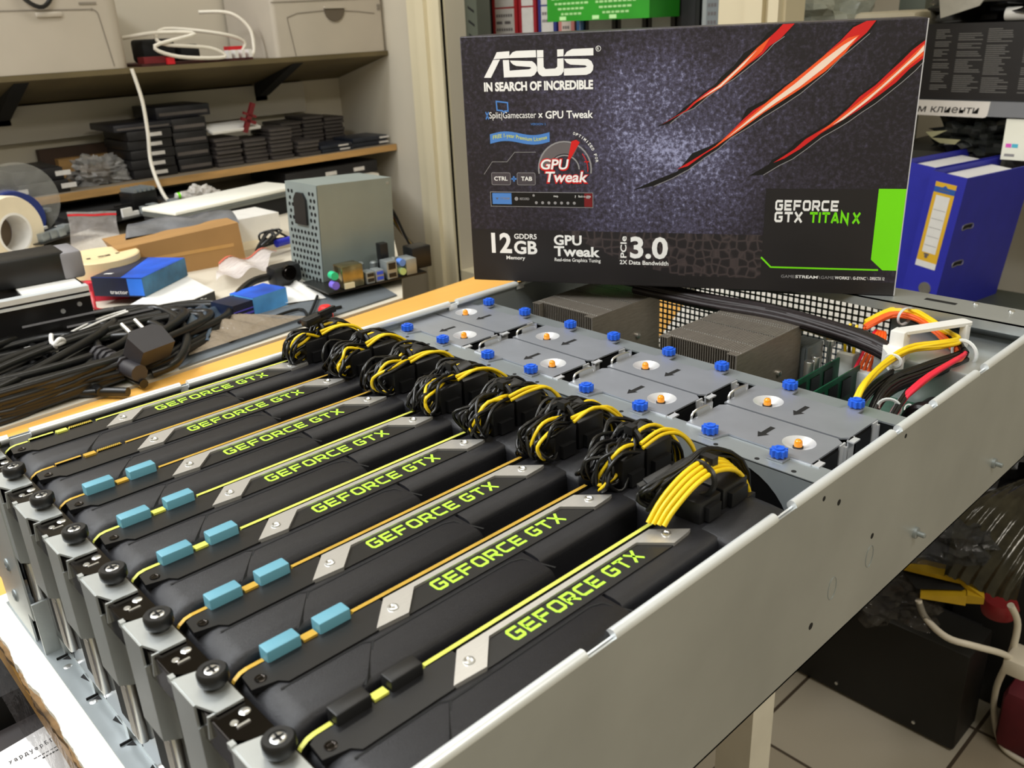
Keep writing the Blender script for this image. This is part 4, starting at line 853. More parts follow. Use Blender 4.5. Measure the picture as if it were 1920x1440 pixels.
m = MB(); m.M = Matrix.Translation((.92, 1.90, .915)) @ Euler((.2, .35, .1)).to_matrix().to_4x4(); m.box(-.006, .006, -.004, .004, -.03, .045); m.box(-.02, .022, -.004, .004, -.004, .004); m.box(-.018, .018, -.004, .004, .012, .018); m.build('cross', mk('dark_red_plastic', (110, 22, 30), .5, 0, .2, 30), t)
m = MB(); m.box(.50, .66, 2.05, 2.075, .8135, .862); m.cur = 1; m.box(.47, .72, 2.076, 2.10, .8135, .885); tag(m.build('wooden_batten', [WOODE, mk('dark_brown_wood', (66, 48, 36), .7, 0, .2, 20)]), 'wooden batten lying at the back of the lower shelf', 'batten')
m = MB(); m.box(-.5, 1.2, 2.085, 2.107, .905, .985); tag(m.build('wall_board', mk('grey_panel', (176, 170, 160), .7, 0, .05, 5)), 'pale panel fixed to the wall between the shelves', 'panel')
def lump(name, c, s, mat, seed, lab, cat, n=12, k=.5, flat_=True):
    from mathutils import noise
    o_ = Vector((seed * 3.1, seed * 1.7, seed * .9)); m = MB()
    def fn(u, v):
        a = 2 * math.pi * u; b = math.pi * (v - .5); d = Vector((math.cos(b) * math.cos(a), math.cos(b) * math.sin(a), math.sin(b)))
        r_ = 1 + k * (1.2 * noise.noise(d * 1.6 + o_) + .9 * (.5 - 2 * abs(noise.noise(d * 3.1 + o_))) + .4 * (.5 - 2 * abs(noise.noise(d * 7 + o_))))
        return (c[0] + s[0] * r_ * d.x, c[1] + s[1] * r_ * d.y, c[2] + s[2] * (max(d.z * r_, -.6) + .6))
    m.sheet(fn, n * 3, n * 2); return tag(m.build(name, mat, smooth=28), lab, cat)
BAGF = film('grey_plastic_film', (150, 148, 146), .55, .22); CLRF = film('clear_zip_film', (210, 205, 205), .38, .10)
lump('plastic_bag', (.545, 1.93, .8135), (.055, .045, .035), BAGF, 3, 'crumpled grey plastic bag between the drives on the lower shelf', 'bag')
t = thing('black_drive_box', 'black boxed drive with white stickers under the lower shelf', 'box', (1.1, 1.95, .745))
m = MB(); m.rbox(.98, 1.27, 1.86, 2.05, .7455, .778, .003); m.build('body', DRV, t)
for x in (1.10, 1.19):
    m = MB(); m.box(x, x + .035, 1.8594, 1.86, .755, .765); m.build('label', LBL, t)

# ---------------------------------------------------------------- clutter on the back desk
def uv(o, a, b):
    """frame at o with first axis towards a (both on a level), second axis level, third up"""
    o, a = Vector(o), Vector(a); x = (a - o); x.z = 0; ln = x.length; x.normalize(); y = Vector((-x.y, x.x, 0)); return o, math.atan2(x.y, x.x), ln
PSUM = mk('grey_steel_case', (144, 155, 154), .45, .3, .05, 20)
t = thing('power_supply', 'grey steel computer power supply standing on end on the back desk', 'power supply', (.504, .931, .7535), (0, .055, .03))
W, D, H = .14, .086, .152
m = MB(); m.box(.0012, W, 0, D, 0, H); m.build('case', PSUM, t, local=True)
m = MB(); hl = []
for a in range(8):
    for b in range(14): hl.append((.008 + a * .0095 + (b % 2) * .003, .008 + b * .0100))
fill(m, [(0.0, 0.0), (D, 0), (D, H), (0, H)], [circ(x, z, .0034, 6) for x, z in hl if not (.022 < x < .066 and .085 < z < .142)], lambda y, z: (0, y, z)); m.cur = 1; m.add([(.0011, .004, .004), (.0011, D - .004, .004), (.0011, D - .004, H - .004), (.0011, .004, H - .004)], [[0, 1, 2, 3]])
m.build('grille', [PSUM, MATTE], t, 0, local=True, fix=False)
m = MB(); m.prism([(.028, .09), (.06, .09), (.06, .128), (.052, .138), (.036, .138), (.028, .128)], -.004, 0, 'x'); m.build('mains_inlet', BLK, t, local=True)
m = MB(); m.lathe([(.0025, -.0005), (.0025, 0)], (W - .008, 0, H - .008), 'y', 10); m.build('screw', BRIGHT, t, local=True)
for k in range(9):
    m = MB(); q = k - 4; m.tube([(W - .004, .022 + .004 * k, .118), (W + .012, .014 + .003 * k, .095), (W + .028 + .003 * k, .004 + .005 * k, .05), (W + .045 + .006 * k, -.012 + .006 * k, .004)], .0024, 6, 4); m.build('wire', [BLKW, BLKW, mk('dull_orange_wire', (150, 80, 40), .5, 0, .1, 30), BLKW, YELW, BLKW, GRYW, BLKW, BLKW][k], t, local=True)
# small board with ports
o, an, ln = uv((0.4831, 0.8698, 0.7450), (0.6377, 0.8529, 0.7450), 0)
t = thing('circuit_board', 'bare computer board with a row of ports, in front of the grey power supply', 'circuit board', o, (0, 0, an))
m = MB(); m.box(-.008, ln + .006, 0, .09, .012, .0145); m.build('board', MASK, t, local=True)
for k, c in enumerate(((40, 200, 140), (130, 110, 230))):
    m = MB(); m.lathe([(.006, 0), (.006, .012)], (.004, -.002, .024 + (.0145 if k == 0 else 0)), 'y', 16); m.build('keyboard_port', mk('port_colour_%s' % 'ab'[k], c, .4, 0, .05, 30), t, local=True)
m = MB(); m.rbox(.017, .052, .0, .03, .015, .049, .002); m.build('shield_block', mk('gold_chrome', (150, 140, 105), .2, .9, .3, 60), t, local=True)
m = MB(); m.box(.018, .034, -.003, 0, .016, .024); m.build('serial_port', mk('cream_port', (236, 226, 190), .5, 0, .05, 30), t, local=True)
for k, x in enumerate((.056, .072)):
    m = MB(); m.rbox(x, x + .014, .0, .02, .015, .033, .001); m.build('port_block', STEELIN, t, local=True)
    for z in (.018, .026):
        m = MB(); m.box(x + .002, x + .0125, -.001, .0, z, z + .005); m.build('usb_port', mk('usb_blue', (36, 80, 220), .4, 0, .05, 30) if k else BLK, t, local=True)
m = MB(); m.rbox(.092, .110, 0, .022, .015, .043, .001); m.cur = 1; m.box(.095, .107, -.001, 0, .03, .040); m.box(.095, .107, -.001, 0, .018, .024); m.build('network_port', [STEELIN, BLK], t, local=True)
for k, c in enumerate(((96, 140, 225), (190, 215, 140))):
    m = MB(); m.lathe([(.0055, 0), (.0055, .012), (.002, .012)], (.119, -.002, .037 - .014 * k), 'y', 14); m.build('audio_port', mk('audio_colour_%s' % 'ab'[k], c, .4, 0, .05, 30), t, local=True)
m = MB(); m.rbox(.126, .145, 0, .03, .015, .04, .001); m.build('port_block', STEELIN, t, local=True)
m = MB(); m.rbox(.10, .114, .03, .044, .015, .064, .001); m.build('fan_header', BLK, t, local=True)
for k in range(5):
    m = MB(); m.lathe([(.006, 0), (.006, .018), (.004, .02)], (.06 + .018 * k, .05 + .01 * (k % 2), .0145), 'z', 14); m.build('capacitor', STEELIN, t, local=True)
m = MB(); m.rbox(.15, .185, .02, .05, .015, .05, .002); m.build('cooler', BLK, t, local=True)
# tapes
TAPEM = mk('masking_tape', (226, 204, 160), .6, 0, .05, 40); PAPT = mk('off_white_tape', (226, 214, 188), .6, 0, .06, 20)
c = Vector((0.2856, 1.2367, 0.7750)); t = thing('tape_roll', 'cream roll of masking tape lying flat above the red sheet', 'tape', c)
m = MB(); m.lathe([(.060, 0), (.060, .024), (.058, .0255), (.0, .0255 - .004)], (0, 0, 0), 'z', 40); m.build('roll', TAPEM, t, local=True)
m = MB(); 
for k, x in enumerate((-.022, -.004, .006, .024)): m.box(x, x + (.006 if k in (0, 3) else .009), -.006, -.001, .0236, .0240)
m.build('print', MATTE, t, local=True)
m = MB(); m.prism([(-.045, -.06), (.02, -.075), (.05, -.03), (.05, .03), (-.04, .03)], -.029, -.001); m.M = Matrix.Translation(c); 
t2 = MB(); t2.prism([(c.x - .045, c.y - .062), (c.x + .0, c.y - .092), (c.x + .045, c.y - .045), (c.x + .03, c.y + .04), (c.x - .04, c.y + .04)], .7452, c.z - .0005)
tag(t2.build('red_pad', mk('crimson_card', (196, 28, 56), .5, 0, .05, 20)), 'crimson pad under the cream tape roll', 'pad')
c = Vector((0.2361, 1.6200, 0.7949)); t = thing('tape_roll', 'big off-white tape roll standing on edge at the left border', 'tape', c, (0, 0, math.radians(28)))
m = MB(); m.lathe([(.037, .0), (.037, -.045), (.066, -.045), (.068, -.04), (.068, 0), (.037, 0)], (0, 0, 0), 'y', 44); m.build('roll', PAPT, t, local=True)
m = MB(); m.lathe([(.0372, 0), (.0372, -.046), (.033, -.046), (.033, 0), (.0372, 0)], (0, 0, 0), 'y', 36); m.build('core', NYLON, t, local=True)
m = MB(); m.lathe([(.0335, .001), (.0335, .002)], (0, 0, 0), 'y', 30); m.build('core_shadow', mk('core_shade_brown', (104, 90, 74), .8, 0, .1, 40), t, local=True)  # disc closing the roll's hole, its brown painted as the shade inside
c = Vector((0.2984, 1.7000, 0.7034)); t = thing('spool', 'blue spool with a clear plastic flange right behind the big tape roll', 'spool', (c.x, c.y, .745))
m = MB(); m.lathe([(.052, 0), (.052, .05)], (c.x - .002, c.y, .80), 'y', 30); m.build('core', mk('navy_plastic', (26, 44, 110), .5, 0, .1, 20), t)
m = MB(); m.lathe([(.075, .05), (.075, .053)], (c.x + .015, c.y - .03, .83), 'y', 34); m.build('flange', film('clear_flange', (190, 190, 185), .18, .15), t)
m = MB(); m.tube([(0.1328, 1.2598, 0.8100), (0.1603, 1.2650, 0.8100), (0.1953, 1.3063, 0.8100), (0.2088, 1.3195, 0.8000), (0.2098, 1.3438, 0.7800)], .006, 8, 4, flat=.5); tag(m.build('red_strap', mk('pink_red_strap', (220, 40, 84), .45, 0, .05, 20)), 'pink red strap curling over the left edge of the desk', 'strap')
# black rack case with silver rim
o, an, ln = uv((0.0474, 0.9644, 0.8250), (0.1728, 0.9531, 0.8250), 0)
t = thing('rack_case', 'black slotted metal case with a silver top edge, at the left of the back desk', 'case', (o[0], o[1], .745), (0, 0, an))
m = MB(); m.box(0, ln, 0, .16, 0, .08); m.build('body', mk('black_case_paint', (20, 18, 18), .3, .3, .2, 40), t, local=True)
m = MB(); m.box(-.0, ln, -.003, .012, .0755, .082); m.box(0, ln, -.0035, -.001, .069, .0725); m.build('silver_edge', RIMM, t, local=True)
m = MB(); m.box(ln - .075, ln - .005, .012, .10, .0805, .083); m.build('white_plate', NYLON, t, local=True)
for k in range(3):
    m = MB(); m.box(.04 + .05 * k, .15 + .05 * k, -.0008, 0, .044 - k * .012, .0465 - k * .012); m.build('slot', GRYW, t, local=True)
for x, z in ((.09, .055), (ln - .015, .06), (ln - .018, .022)):
    m = MB(); m.lathe([(.003, -.002), (.003, 0)], (x, 0, z), 'y', 10); m.build('screw', BRIGHT, t, local=True)
m = MB(); m.M = Matrix.Translation(Vector((0.1152, 1.0341, 0.8360))) @ Euler((0, 0, an)).to_matrix().to_4x4(); m.rbox(-.10, .055, -.03, .03, -.008, .03, .004); m.cur = 1; m.rbox(.048, .075, -.032, .032, -.008, .028, .004)
tag(m.build('battery_pack', [BLK, GRYW]), 'black battery pack with a grey end lying on the slotted case', 'battery')
# boxes
BB = mk('blue_box_print', (28, 84, 196), .4, 0, .5, 16); BBD = mk('dark_blue_print', (18, 28, 56), .4, 0, .4, 18); BBC = mk('cyan_box_print', (44, 104, 140), .4, 0, .4, 30); BBL = mk('sky_box_print', (86, 160, 232), .4, 0, .3, 22)
def pbox(name, label, o, a, w, d, h, mats, z0=.745):
    o, an, ln = uv(o, a, 0); t = thing(name, label, 'box', (o[0], o[1], z0), (0, 0, an))
    m = MB(); m.box(0, w, 0, d, 0, h); m.cur = 1; m.box(0, w, -.0004, 0, 0, h); m.cur = 2; m.box(w, w + .0004, 0, d, 0, h); m.cur = 3; m.box(0, w, 0, d, h, h + .0004); m.build('carton', mats, t, 0, local=True); return t
t = pbox('product_box', 'dark blue product box with a teal end, in front of the cream tape roll', (0.2381, 1.1490, 0.7455), (0.2848, 1.0819, 0.7455), .085, .12, .029, [BBD, BBD, BBC, BB], .7598)
m = MB(); m.box(.06, .0852, -.0006, 0, .002, .028); m.build('blue_corner', mk('bright_blue_print', (52, 120, 230), .4, 0, .1, 20), t, local=True)
m = MB(); put_text(m, lambda a, b: (a, -.0007, b), 'tractor', .028, .058, .004, .009, bold=.01); m.build('printed_letters', PW, t, 0, local=True, fix=False)
m = MB(); m.faces2([[(.010, .016), (.022, .018), (.024, .023), (.012, .021)]], lambda a, b: (a, b, .0299)); m.build('top_letters', PW, t, 0, local=True, fix=False)
m = MB(); m.add([(0, 0, .0296), (.05, 0, .0296), (.02, .12, .0296), (0, .12, .0296)], [[0, 1, 2, 3]]); m.build('dark_print', BBD, t, 0, local=True, fix=False)
m = MB(); P_ = [Vector(q) for q in ((0.2349, 1.0431, 0.7590), (0.2762, 0.9838, 0.7590), (0.3725, 1.0283, 0.7590), (0.3846, 1.1608, 0.7590))]; m.prism([(q.x, q.y) for q in P_], .7452, .7585); m.cur = 1; m.prism([(q.x, q.y) for q in P_], .7585, .7593); tag(m.build('white_booklet', [BLK, NYLON]), 'white-topped flat carton under the dark blue box', 'carton')
m = MB(); a_, b_ = Vector((0.2864, 0.9880, 0.7540)), Vector((0.3536, 1.0162, 0.7540)); 
put_text(m, lambda u, v: a_ + (b_ - a_) * u + Vector((-.0008, -.0012, v)), 'tractor Pr', 0, 1, -.003, .003, bold=.01); m.build('printed_letters', PW, bpy.data.objects['white_booklet'], 0, fix=False)
t = pbox('product_box', 'small bright blue product box leaning by the white bag', (0.3693, 0.9009, 0.7460), (0.4308, 0.9133, 0.7460), .062, .05, .026, [BBL, BBL, BBL, BB], .7456)
m = MB(); m.box(-.035, 0, 0, .048, 0, .024); m.cur = 1; m.box(-.0352, -.0005, -.0005, 0, .006, .009); m.box(-.0352, -.0005, -.0005, 0, .013, .0145); m.build('dark_end', [BBD, mk('violet_print', (90, 80, 200), .4, 0, .1, 20)], t, local=True)
KRAFT = mk('brown_cardboard', (164, 124, 74), .7, 0, .08, 12, stretch=(1, 6, 1))
o, an, ln = uv((0.3502, 1.2341, 0.7450), (0.5204, 1.2110, 0.7450), 0)
t = thing('cardboard_box', 'plain brown cardboard box in the middle of the back desk', 'box', (o[0], o[1], .745), (0, 0, an))
m = MB(); m.prism([(-.01, 0), (ln, 0), (ln - .004, .070), (-.035, .058)], 0, .11, 'y'); m.build('carton', KRAFT, t, local=True)
m = MB(); m.box(.02, ln * .9, -.0004, 0, .03, .036); m.build('tape_strip', mk('clear_tape_tint', (196, 150, 86), .25, 0, .05, 30), t, local=True)
m = MB(); a_, b_ = Vector((0.3632, 1.2942, 0.8000)), Vector((0.5350, 1.2443, 0.8000)); q_ = random.Random(5)
def gb(u, v): 
    p = a_.lerp(b_, u); return (p.x - .03 * (1 - v) * (u < .15) + .02 * v, p.y + .10 * v, .806 + .016 * math.sin(v * 3.1) + .0025 * math.sin(u * 13 + v * 5) - .02 * (u < .08))
m.sheet(gb, 30, 10); tag(m.build('grey_bag', mk('antistatic_film', (120, 122, 128), .25, .35, .3, 30), smooth=80), 'shiny grey antistatic bag lying over the cardboard box', 'bag')
t = thing('zip_bag', 'clear zip bag with a red seal stripe, propped behind the cream tape roll', 'bag', (0.3409, 1.4289, 0.7600))
a_, b_ = Vector((0.3146, 1.4700, 0.7591)), Vector((0.3933, 1.4500, 0.7502)); up = Vector((.01, .012, .075))
zf = lambda u, v: a_.lerp(b_, u) + up * v + Vector((0, .004 * math.sin(u * 9 + v * 7), 0))
m = MB(); m.sheet(zf, 16, 14); m.build('film', CLRF, t, smooth=80)
m = MB(); m.sheet(lambda u, v: zf(u, .9 - .08 * u * 0 + .05 * v) - Vector((0, .001, 0)), 16, 1); m.build('seal_stripe', REDP, t)
t = thing('zip_bag', 'clear zip bag with a red seal stripe, lying flat beside the cardboard box', 'bag', (0.4569, 1.0934, 0.7500))
P_ = [Vector(q) for q in ((0.3937, 1.0632, 0.7520), (0.4844, 1.0724, 0.7520), (0.5657, 1.1804, 0.7520), (0.4509, 1.1708, 0.7520))]
zf2 = lambda u, v: P_[0].lerp(P_[1], u).lerp(P_[3].lerp(P_[2], u), v) + Vector((0, 0, .012 + .006 * math.sin(u * 11 + v * 6)))
m = MB(); m.sheet(zf2, 16, 10); m.build('film', film('milky_zip_film', (222, 214, 214), .7, .2), t, smooth=80)
m = MB(); m.sheet(lambda u, v: zf2(u, .94 + .06 * v) + Vector((0, 0, .0015)), 16, 1); m.build('seal_stripe', mk('faded_red', (200, 100, 84), .5, 0, .05, 20), t)
m = MB(); P_ = [Vector(q) for q in ((0.5069, 1.1940, 0.7600), (0.5825, 1.1558, 0.7600))]
o, an, ln = uv((0.5303, 1.2739, 0.7450), (0.6471, 1.2749, 0.7450), 0)
t = thing('white_carton', 'white carton standing behind the brown cardboard box', 'box', (o[0], o[1], .745), (0, 0, an)); m = MB(); m.box(0, ln, .03, .12, 0, .055); m.build('carton', NYLON, t, local=True)
m = MB(); m.box(0, ln, -.03, .03, 0, .012); m.build('flap', mk('pale_card', (214, 200, 172), .7, 0, .05, 20), t, local=True)
a_, b_ = Vector((0.5819, 1.2089, 0.7650)), Vector((0.6171, 1.2167, 0.7650)); m = MB(); m.tube([a_, b_], .007, 12, 0); m.cur = 1; m.tube([b_, b_ + (b_ - a_) * .25], .006, 12, 0); tag(m.build('marker', [mk('marker_blue', (40, 50, 190), .35, 0, .05, 20), NYLON]), 'blue marker lying on the white carton flap', 'marker')
for k in range(4):
    m = MB(); q = random.Random(60 + k); m.tube([(0.5377, 1.2029, 0.7620)] + [Vector((0.5646, 1.2111, 0.7700)) + Vector((q.uniform(-.02, .03), q.uniform(-.02, .03), q.uniform(-.005, .02))) for _ in range(3)] + [(0.6205, 1.2336, 0.7660)], .0022, 6, 4)
    tag(m.build('thin_wire', BLKW), 'thin black wire tangled around the blue marker', 'wire', 'thin wires by the marker')
# white slab and boards at the back
o, an, ln = uv((0.5243, 1.4905, 0.8000), (0.8424, 1.5528, 0.8000), 0)
t = thing('white_slab', 'long white flat panel lying across the back of the desk', 'panel', (o[0], o[1], .785), (0, 0, an))
m = MB(); m.rbox(0, ln, 0, .115, .006, .0145, .003); m.build('top', mk('bright_white_plastic', (250, 249, 240), .4, 0, .02, 20), t, local=True)
m = MB(); m.rbox(.0, ln, -.004, .115, -.004, .0055, .002); m.build('base', mk('grey_rail', (120, 124, 122), .4, .5, .1, 20), t, local=True)
m = MB(); m.box(0, ln, 0, .11, -.04, -.0045); tag(m.build('black_tray', MATTE), 'black tray under the long white panel', 'tray'); bpy.data.objects['black_tray'].location = (o[0], o[1], .785); bpy.data.objects['black_tray'].rotation_euler = (0, 0, an)
def junkboard(name, label, o, a, w, d, z, seed):
    o, an, ln = uv(o, a, 0); t = thing(name, label, 'circuit board', (o[0], o[1], z), (0, 0, an)); q = random.Random(seed)
    m = MB(); m.box(0, w, 0, d, 0, .002); m.build('board', MASK, t, local=True)
    for k in range(6):
        x, y = q.uniform(.02, w - .05), q.uniform(.01, d - .03); m = MB(); m.box(x, x + q.uniform(.015, .05), y, y + .006, .002, q.uniform(.008, .02)); m.build('slot', BLK if k % 3 else NYLON, t, local=True)
    for k in range(5):
        x, y = q.uniform(.0, w - .03), q.uniform(0, .02); m = MB(); m.rbox(x, x + .02, y, y + .018, .002, .018, .001); m.build('port', STEELIN, t, local=True)
    m = MB(); x, y = w * .55, d * .6; m.rbox(x, x + .06, y, y + .05, .002, .035, .002); m.build('cooler', SATIN, t, local=True)
    for k in range(5):
        m = MB(); m.box(x + .006 + .011 * k, x + .012 + .011 * k, y - .002, y + .05, .035, .042); m.build('cooler_fin', STEELIN, t, local=True)
junkboard('circuit_board', 'black circuit board with silver ports, left of the long white panel', (0.4433, 1.6209, 0.7900), (0.5582, 1.6444, 0.7900), .20, .14, .775, 4)
junkboard('circuit_board', 'black circuit board behind the clear flange at the left', (0.2963, 1.5795, 0.7800), (0.3919, 1.6445, 0.7800), .16, .14, .765, 9)
m = MB(); o = Vector((0.5005, 1.7683, 0.7450)); m.box(o.x - .10, o.x + .26, o.y + .0, o.y + .2, .7455, .773); tag(m.build('black_box', MATTE), 'flat black box under the circuit boards', 'box')
m = MB(); o = Vector((0.3806, 1.7598, 0.7450)); m.box(o.x - .14, o.x + .03, o.y + .01, o.y + .17, .7455, .763); tag(m.build('black_box', MATTE), 'flat black box at the far left under a circuit board', 'box')
lump('clear_bag', Vector((0.6796, 1.7200, 0.7894)) - Vector((0, 0, .035)), (.045, .03, .03), film('white_bag_film', (215, 210, 204), .6, .3), 12, 'crumpled clear bag behind the long white panel', 'bag')
m = MB(); o = Vector((0.6189, 1.7000, 0.7938)); m.lathe([(.007, 0), (.007, .012)], o, 'x', 12); m.cur = 1; m.lathe([(.0072, .003), (.0072, .009)], o, 'x', 12); tag(m.build('green_plug', [NYLON, PG]), 'tiny green and white plug behind the white panel', 'plug')
# power cord coil
t = thing('mains_cable', 'thick black power cord coil with a two-pin plug, on the back desk', 'cable', (0.1237, 0.8884, 0.7500))
CO = [[(0.0858, 1.1532, 0.7600), (0.0910, 0.9539, 0.7650), (0.0956, 0.8542, 0.7600), (0.1037, 0.7616, 0.7520)], [(0.0667, 1.0583, 0.7550), (0.0753, 0.9506, 0.7560), (0.0800, 0.8655, 0.7550)],
      [(0.0866, 0.9417, 0.7620), (0.1443, 0.9557, 0.7680), (0.2110, 0.9631, 0.7750), (0.2525, 0.9567, 0.7750), (0.2574, 0.8936, 0.7700), (0.2315, 0.8151, 0.7650), (0.1972, 0.7728, 0.7570), (0.1663, 0.7714, 0.7530)],
      [(0.0177, 0.8949, 0.7530), (0.0713, 0.8948, 0.7570), (0.1197, 0.9043, 0.7650), (0.1819, 0.9099, 0.7680), (0.2262, 0.9238, 0.7680), (0.2318, 0.8792, 0.7650)],
      [(0.0063, 0.8514, 0.7520), (0.0588, 0.8555, 0.7540), (0.1112, 0.8476, 0.7570), (0.1400, 0.7909, 0.7560), (0.1467, 0.7475, 0.7520)], [(-0.0022, 0.8195, 0.7510), (0.0530, 0.8007, 0.7510), (0.1003, 0.7691, 0.7510), (0.1252, 0.7401, 0.7510)]]
q = random.Random(77); cc = Vector((0.0982, 0.8502, 0.7500))
for k in range(26):
    a0, ph, ra, rb_ = q.uniform(-.25, .25) + .35, q.uniform(0, 6), q.uniform(.12, .25), q.uniform(.05, .10); ox, oy = q.uniform(-.10, .03), q.uniform(-.01, .05)
    P = [(cc.x + ox + ra * math.cos(t_) * math.cos(a0) - rb_ * math.sin(t_) * math.sin(a0), max(.772 + .0845 * (cc.x + ox + ra * math.cos(t_) * math.cos(a0) - rb_ * math.sin(t_) * math.sin(a0)), cc.y + oy + ra * math.cos(t_) * math.sin(a0) + rb_ * math.sin(t_) * math.cos(a0)), .7515 + (k % 9) * .0028 + .004 * math.sin(2 * t_ + ph)) for t_ in [i * 2 * math.pi / 14 for i in range(14)]]
    CO.append(P)
for P in CO:
    m = MB(); m.tube(P, .0056, 8, 4, len(P) == 14); m.build('cord', BLKW, t, 80)
m = MB(); pc = Vector((0.1702, 0.7728, 0.7850)); m.M = Matrix.Translation(pc) @ Euler((math.radians(35), 0, math.radians(15))).to_matrix().to_4x4(); m.prism([(-.022, -.014), (.022, -.014), (.024, .012), (.016, .02), (-.016, .02), (-.024, .012)], -.013, .013); m.build('plug', mk('plug_rubber', (44, 42, 46), .5, 0, .1, 30), t)
for x in (-.009, .009):
    m = MB(); m.M = Matrix.Translation(pc) @ Euler((math.radians(35), 0, math.radians(15))).to_matrix().to_4x4(); m.tube([(x, .018, .004), (x, .04, .004)], .0026, 10, 0); m.build('pin', BRIGHT, t)
a_, b_ = Vector((0.1345, 0.8447, 0.7680)), Vector((0.1453, 0.7497, 0.7650)); m = MB(); m.tube([a_, b_], .010, 10, 0); 
for k in range(6):
    p = a_.lerp(b_, k / 8); q = a_.lerp(b_, k / 8 + .06); m.tube([p, q], .0125, 10, 0)
m.build('strain_relief', mk('plug_rubber', (44, 42, 46), .5, 0, .1, 30), t)
m = MB(); m.tube([(0.0806, 0.9500, 0.7660), (0.1159, 0.9368, 0.7720), (0.1744, 0.9578, 0.7780), (0.2136, 0.9550, 0.7820)], .0016, 6, 4); m.tube([(0.1153, 0.9250, 0.7720), (0.1733, 0.9452, 0.7780), (0.2135, 0.9476, 0.7820)], .0016, 6, 4); m.build('white_lead', NYLON, t, 80)
m = MB(); m.tube([(0.1064, 0.9156, 0.7850), (0.1012, 0.9010, 0.7800), (0.1025, 0.8876, 0.7800), (0.1129, 0.8929, 0.7800), (0.1079, 0.8892, 0.7850), (0.1016, 0.8886, 0.7800), (0.1039, 0.9025, 0.7650), (0.0960, 0.8875, 0.7570)], .0028, 8, 4); m.build('twist_tie', NYLON, t, 80)
m = MB(); m.tube([(0.2247, 1.1157, 0.7750), (0.2218, 1.1074, 0.7650), (0.2181, 1.0923, 0.7550), (0.2325, 1.0811, 0.7520)], .003, 8, 3); tag(m.build('screwdriver_bit', REDP), 'short red-tipped tool beside the slotted case', 'tool')
# bags, mat and wires in front of the power supply
m = MB(); P_ = [Vector(q) for q in ((0.2015, 0.7789, 0.7480), (0.3815, 0.8021, 0.7480), (0.5593, 0.8188, 0.7480), (0.5883, 0.9348, 0.7480), (0.4787, 0.9031, 0.7480), (0.3377, 0.8998, 0.7480), (0.2373, 0.8505, 0.7480))]; m.prism([(q.x, q.y) for q in P_], .7451, .7476); tag(m.build('grey_mat', GREYM), 'flat grey mat in front of the power supply', 'mat')
m = MB(); P2 = [Vector(q) for q in ((0.2245, 0.7994, 0.7480), (0.4064, 0.8224, 0.7480), (0.3586, 0.8929, 0.7480), (0.2818, 0.9316, 0.7480))]
m.sheet(lambda u, v: P2[0].lerp(P2[1], u).lerp(P2[3].lerp(P2[2], u), v) + Vector((0, 0, .004 + .010 * math.sin(u * 3.1) * math.sin(v * 3.1) * (1 + .4 * math.sin(u * 23 + v * 9)))), 28, 14)
tag(m.build('brown_bag', film('smoky_bag_film', (150, 136, 118), .75, .25), smooth=80), 'smoky plastic bag along the edge of the beech worktop', 'bag')
m = MB(); P3 = [Vector(q) for q in ((0.2150, 0.8166, 0.7480), (0.2819, 0.8285, 0.7480), (0.3609, 0.9697, 0.7480), (0.2937, 0.9927, 0.7480))]
m.sheet(lambda u, v: P3[0].lerp(P3[1], u).lerp(P3[3].lerp(P3[2], u), v) + Vector((0, 0, .006 + .016 * math.sin(u * 3.1) * math.sin(v * 3.1) + .003 * math.sin(u * 21 - v * 13))), 24, 18)
tag(m.build('blue_grey_bag', mk('blue_grey_film', (84, 100, 118), .2, .3, .35, 22), smooth=80), 'shiny blue grey antistatic bag right of the power plug', 'bag')
m = MB(); m.lathe([(.010, 0), (.010, .014), (.007, .018)], Vector((0.4320, 0.8128, 0.7450)), 'z', 18); tag(m.build('red_bead', mk('red_cap_plastic', (228, 44, 44), .4, 0, .05, 20)), 'round red cap at the edge of the beech worktop', 'cap')
for k, P in enumerate(([(0.2864, 0.8144, 0.7500), (0.3628, 0.8544, 0.7510), (0.4183, 0.8626, 0.7510), (0.4111, 0.8296, 0.7500), (0.3871, 0.8109, 0.7500)], [(0.4706, 0.8965, 0.7520), (0.4290, 0.8441, 0.7520), (0.4007, 0.8125, 0.7500)], [(0.3884, 0.8130, 0.7500), (0.4312, 0.8268, 0.7510), (0.4668, 0.8271, 0.7500)])):
    m = MB(); m.tube(P, .0022, 6, 4); tag(m.build('thin_wire', BLKW), ['long thin black wire crossing the grey mat', 'short black wire below the power supply corner', 'black wire running past the red cap'][k], 'wire')
m = MB(); m.tube([(0.3393, 0.9263, 0.7500), (0.3627, 0.9425, 0.7650), (0.4123, 0.9860, 0.7700), (0.4522, 0.9927, 0.7700), (0.4878, 0.9910, 0.7650)], .006, 8, 4); tag(m.build('black_cable', BLKW), 'thick black cable bending behind the bright blue box', 'cable')
t = thing('web_camera', 'small black gadget with a lens on the zip bag', 'gadget', (0.4890, 1.0258, 0.7650)); m = MB(); c = Vector((0.4711, 0.9888, 0.7750)); m.rbox(c.x - .025, c.x + .025, c.y - .015, c.y + .015, c.z - .02, c.z + .012, .008); m.build('body', BLK, t); m = MB(); m.lathe([(.012, -.018), (.012, -.012), (.009, -.020)], c, 'y', 16); m.build('lens', GLOSSBLK, t)
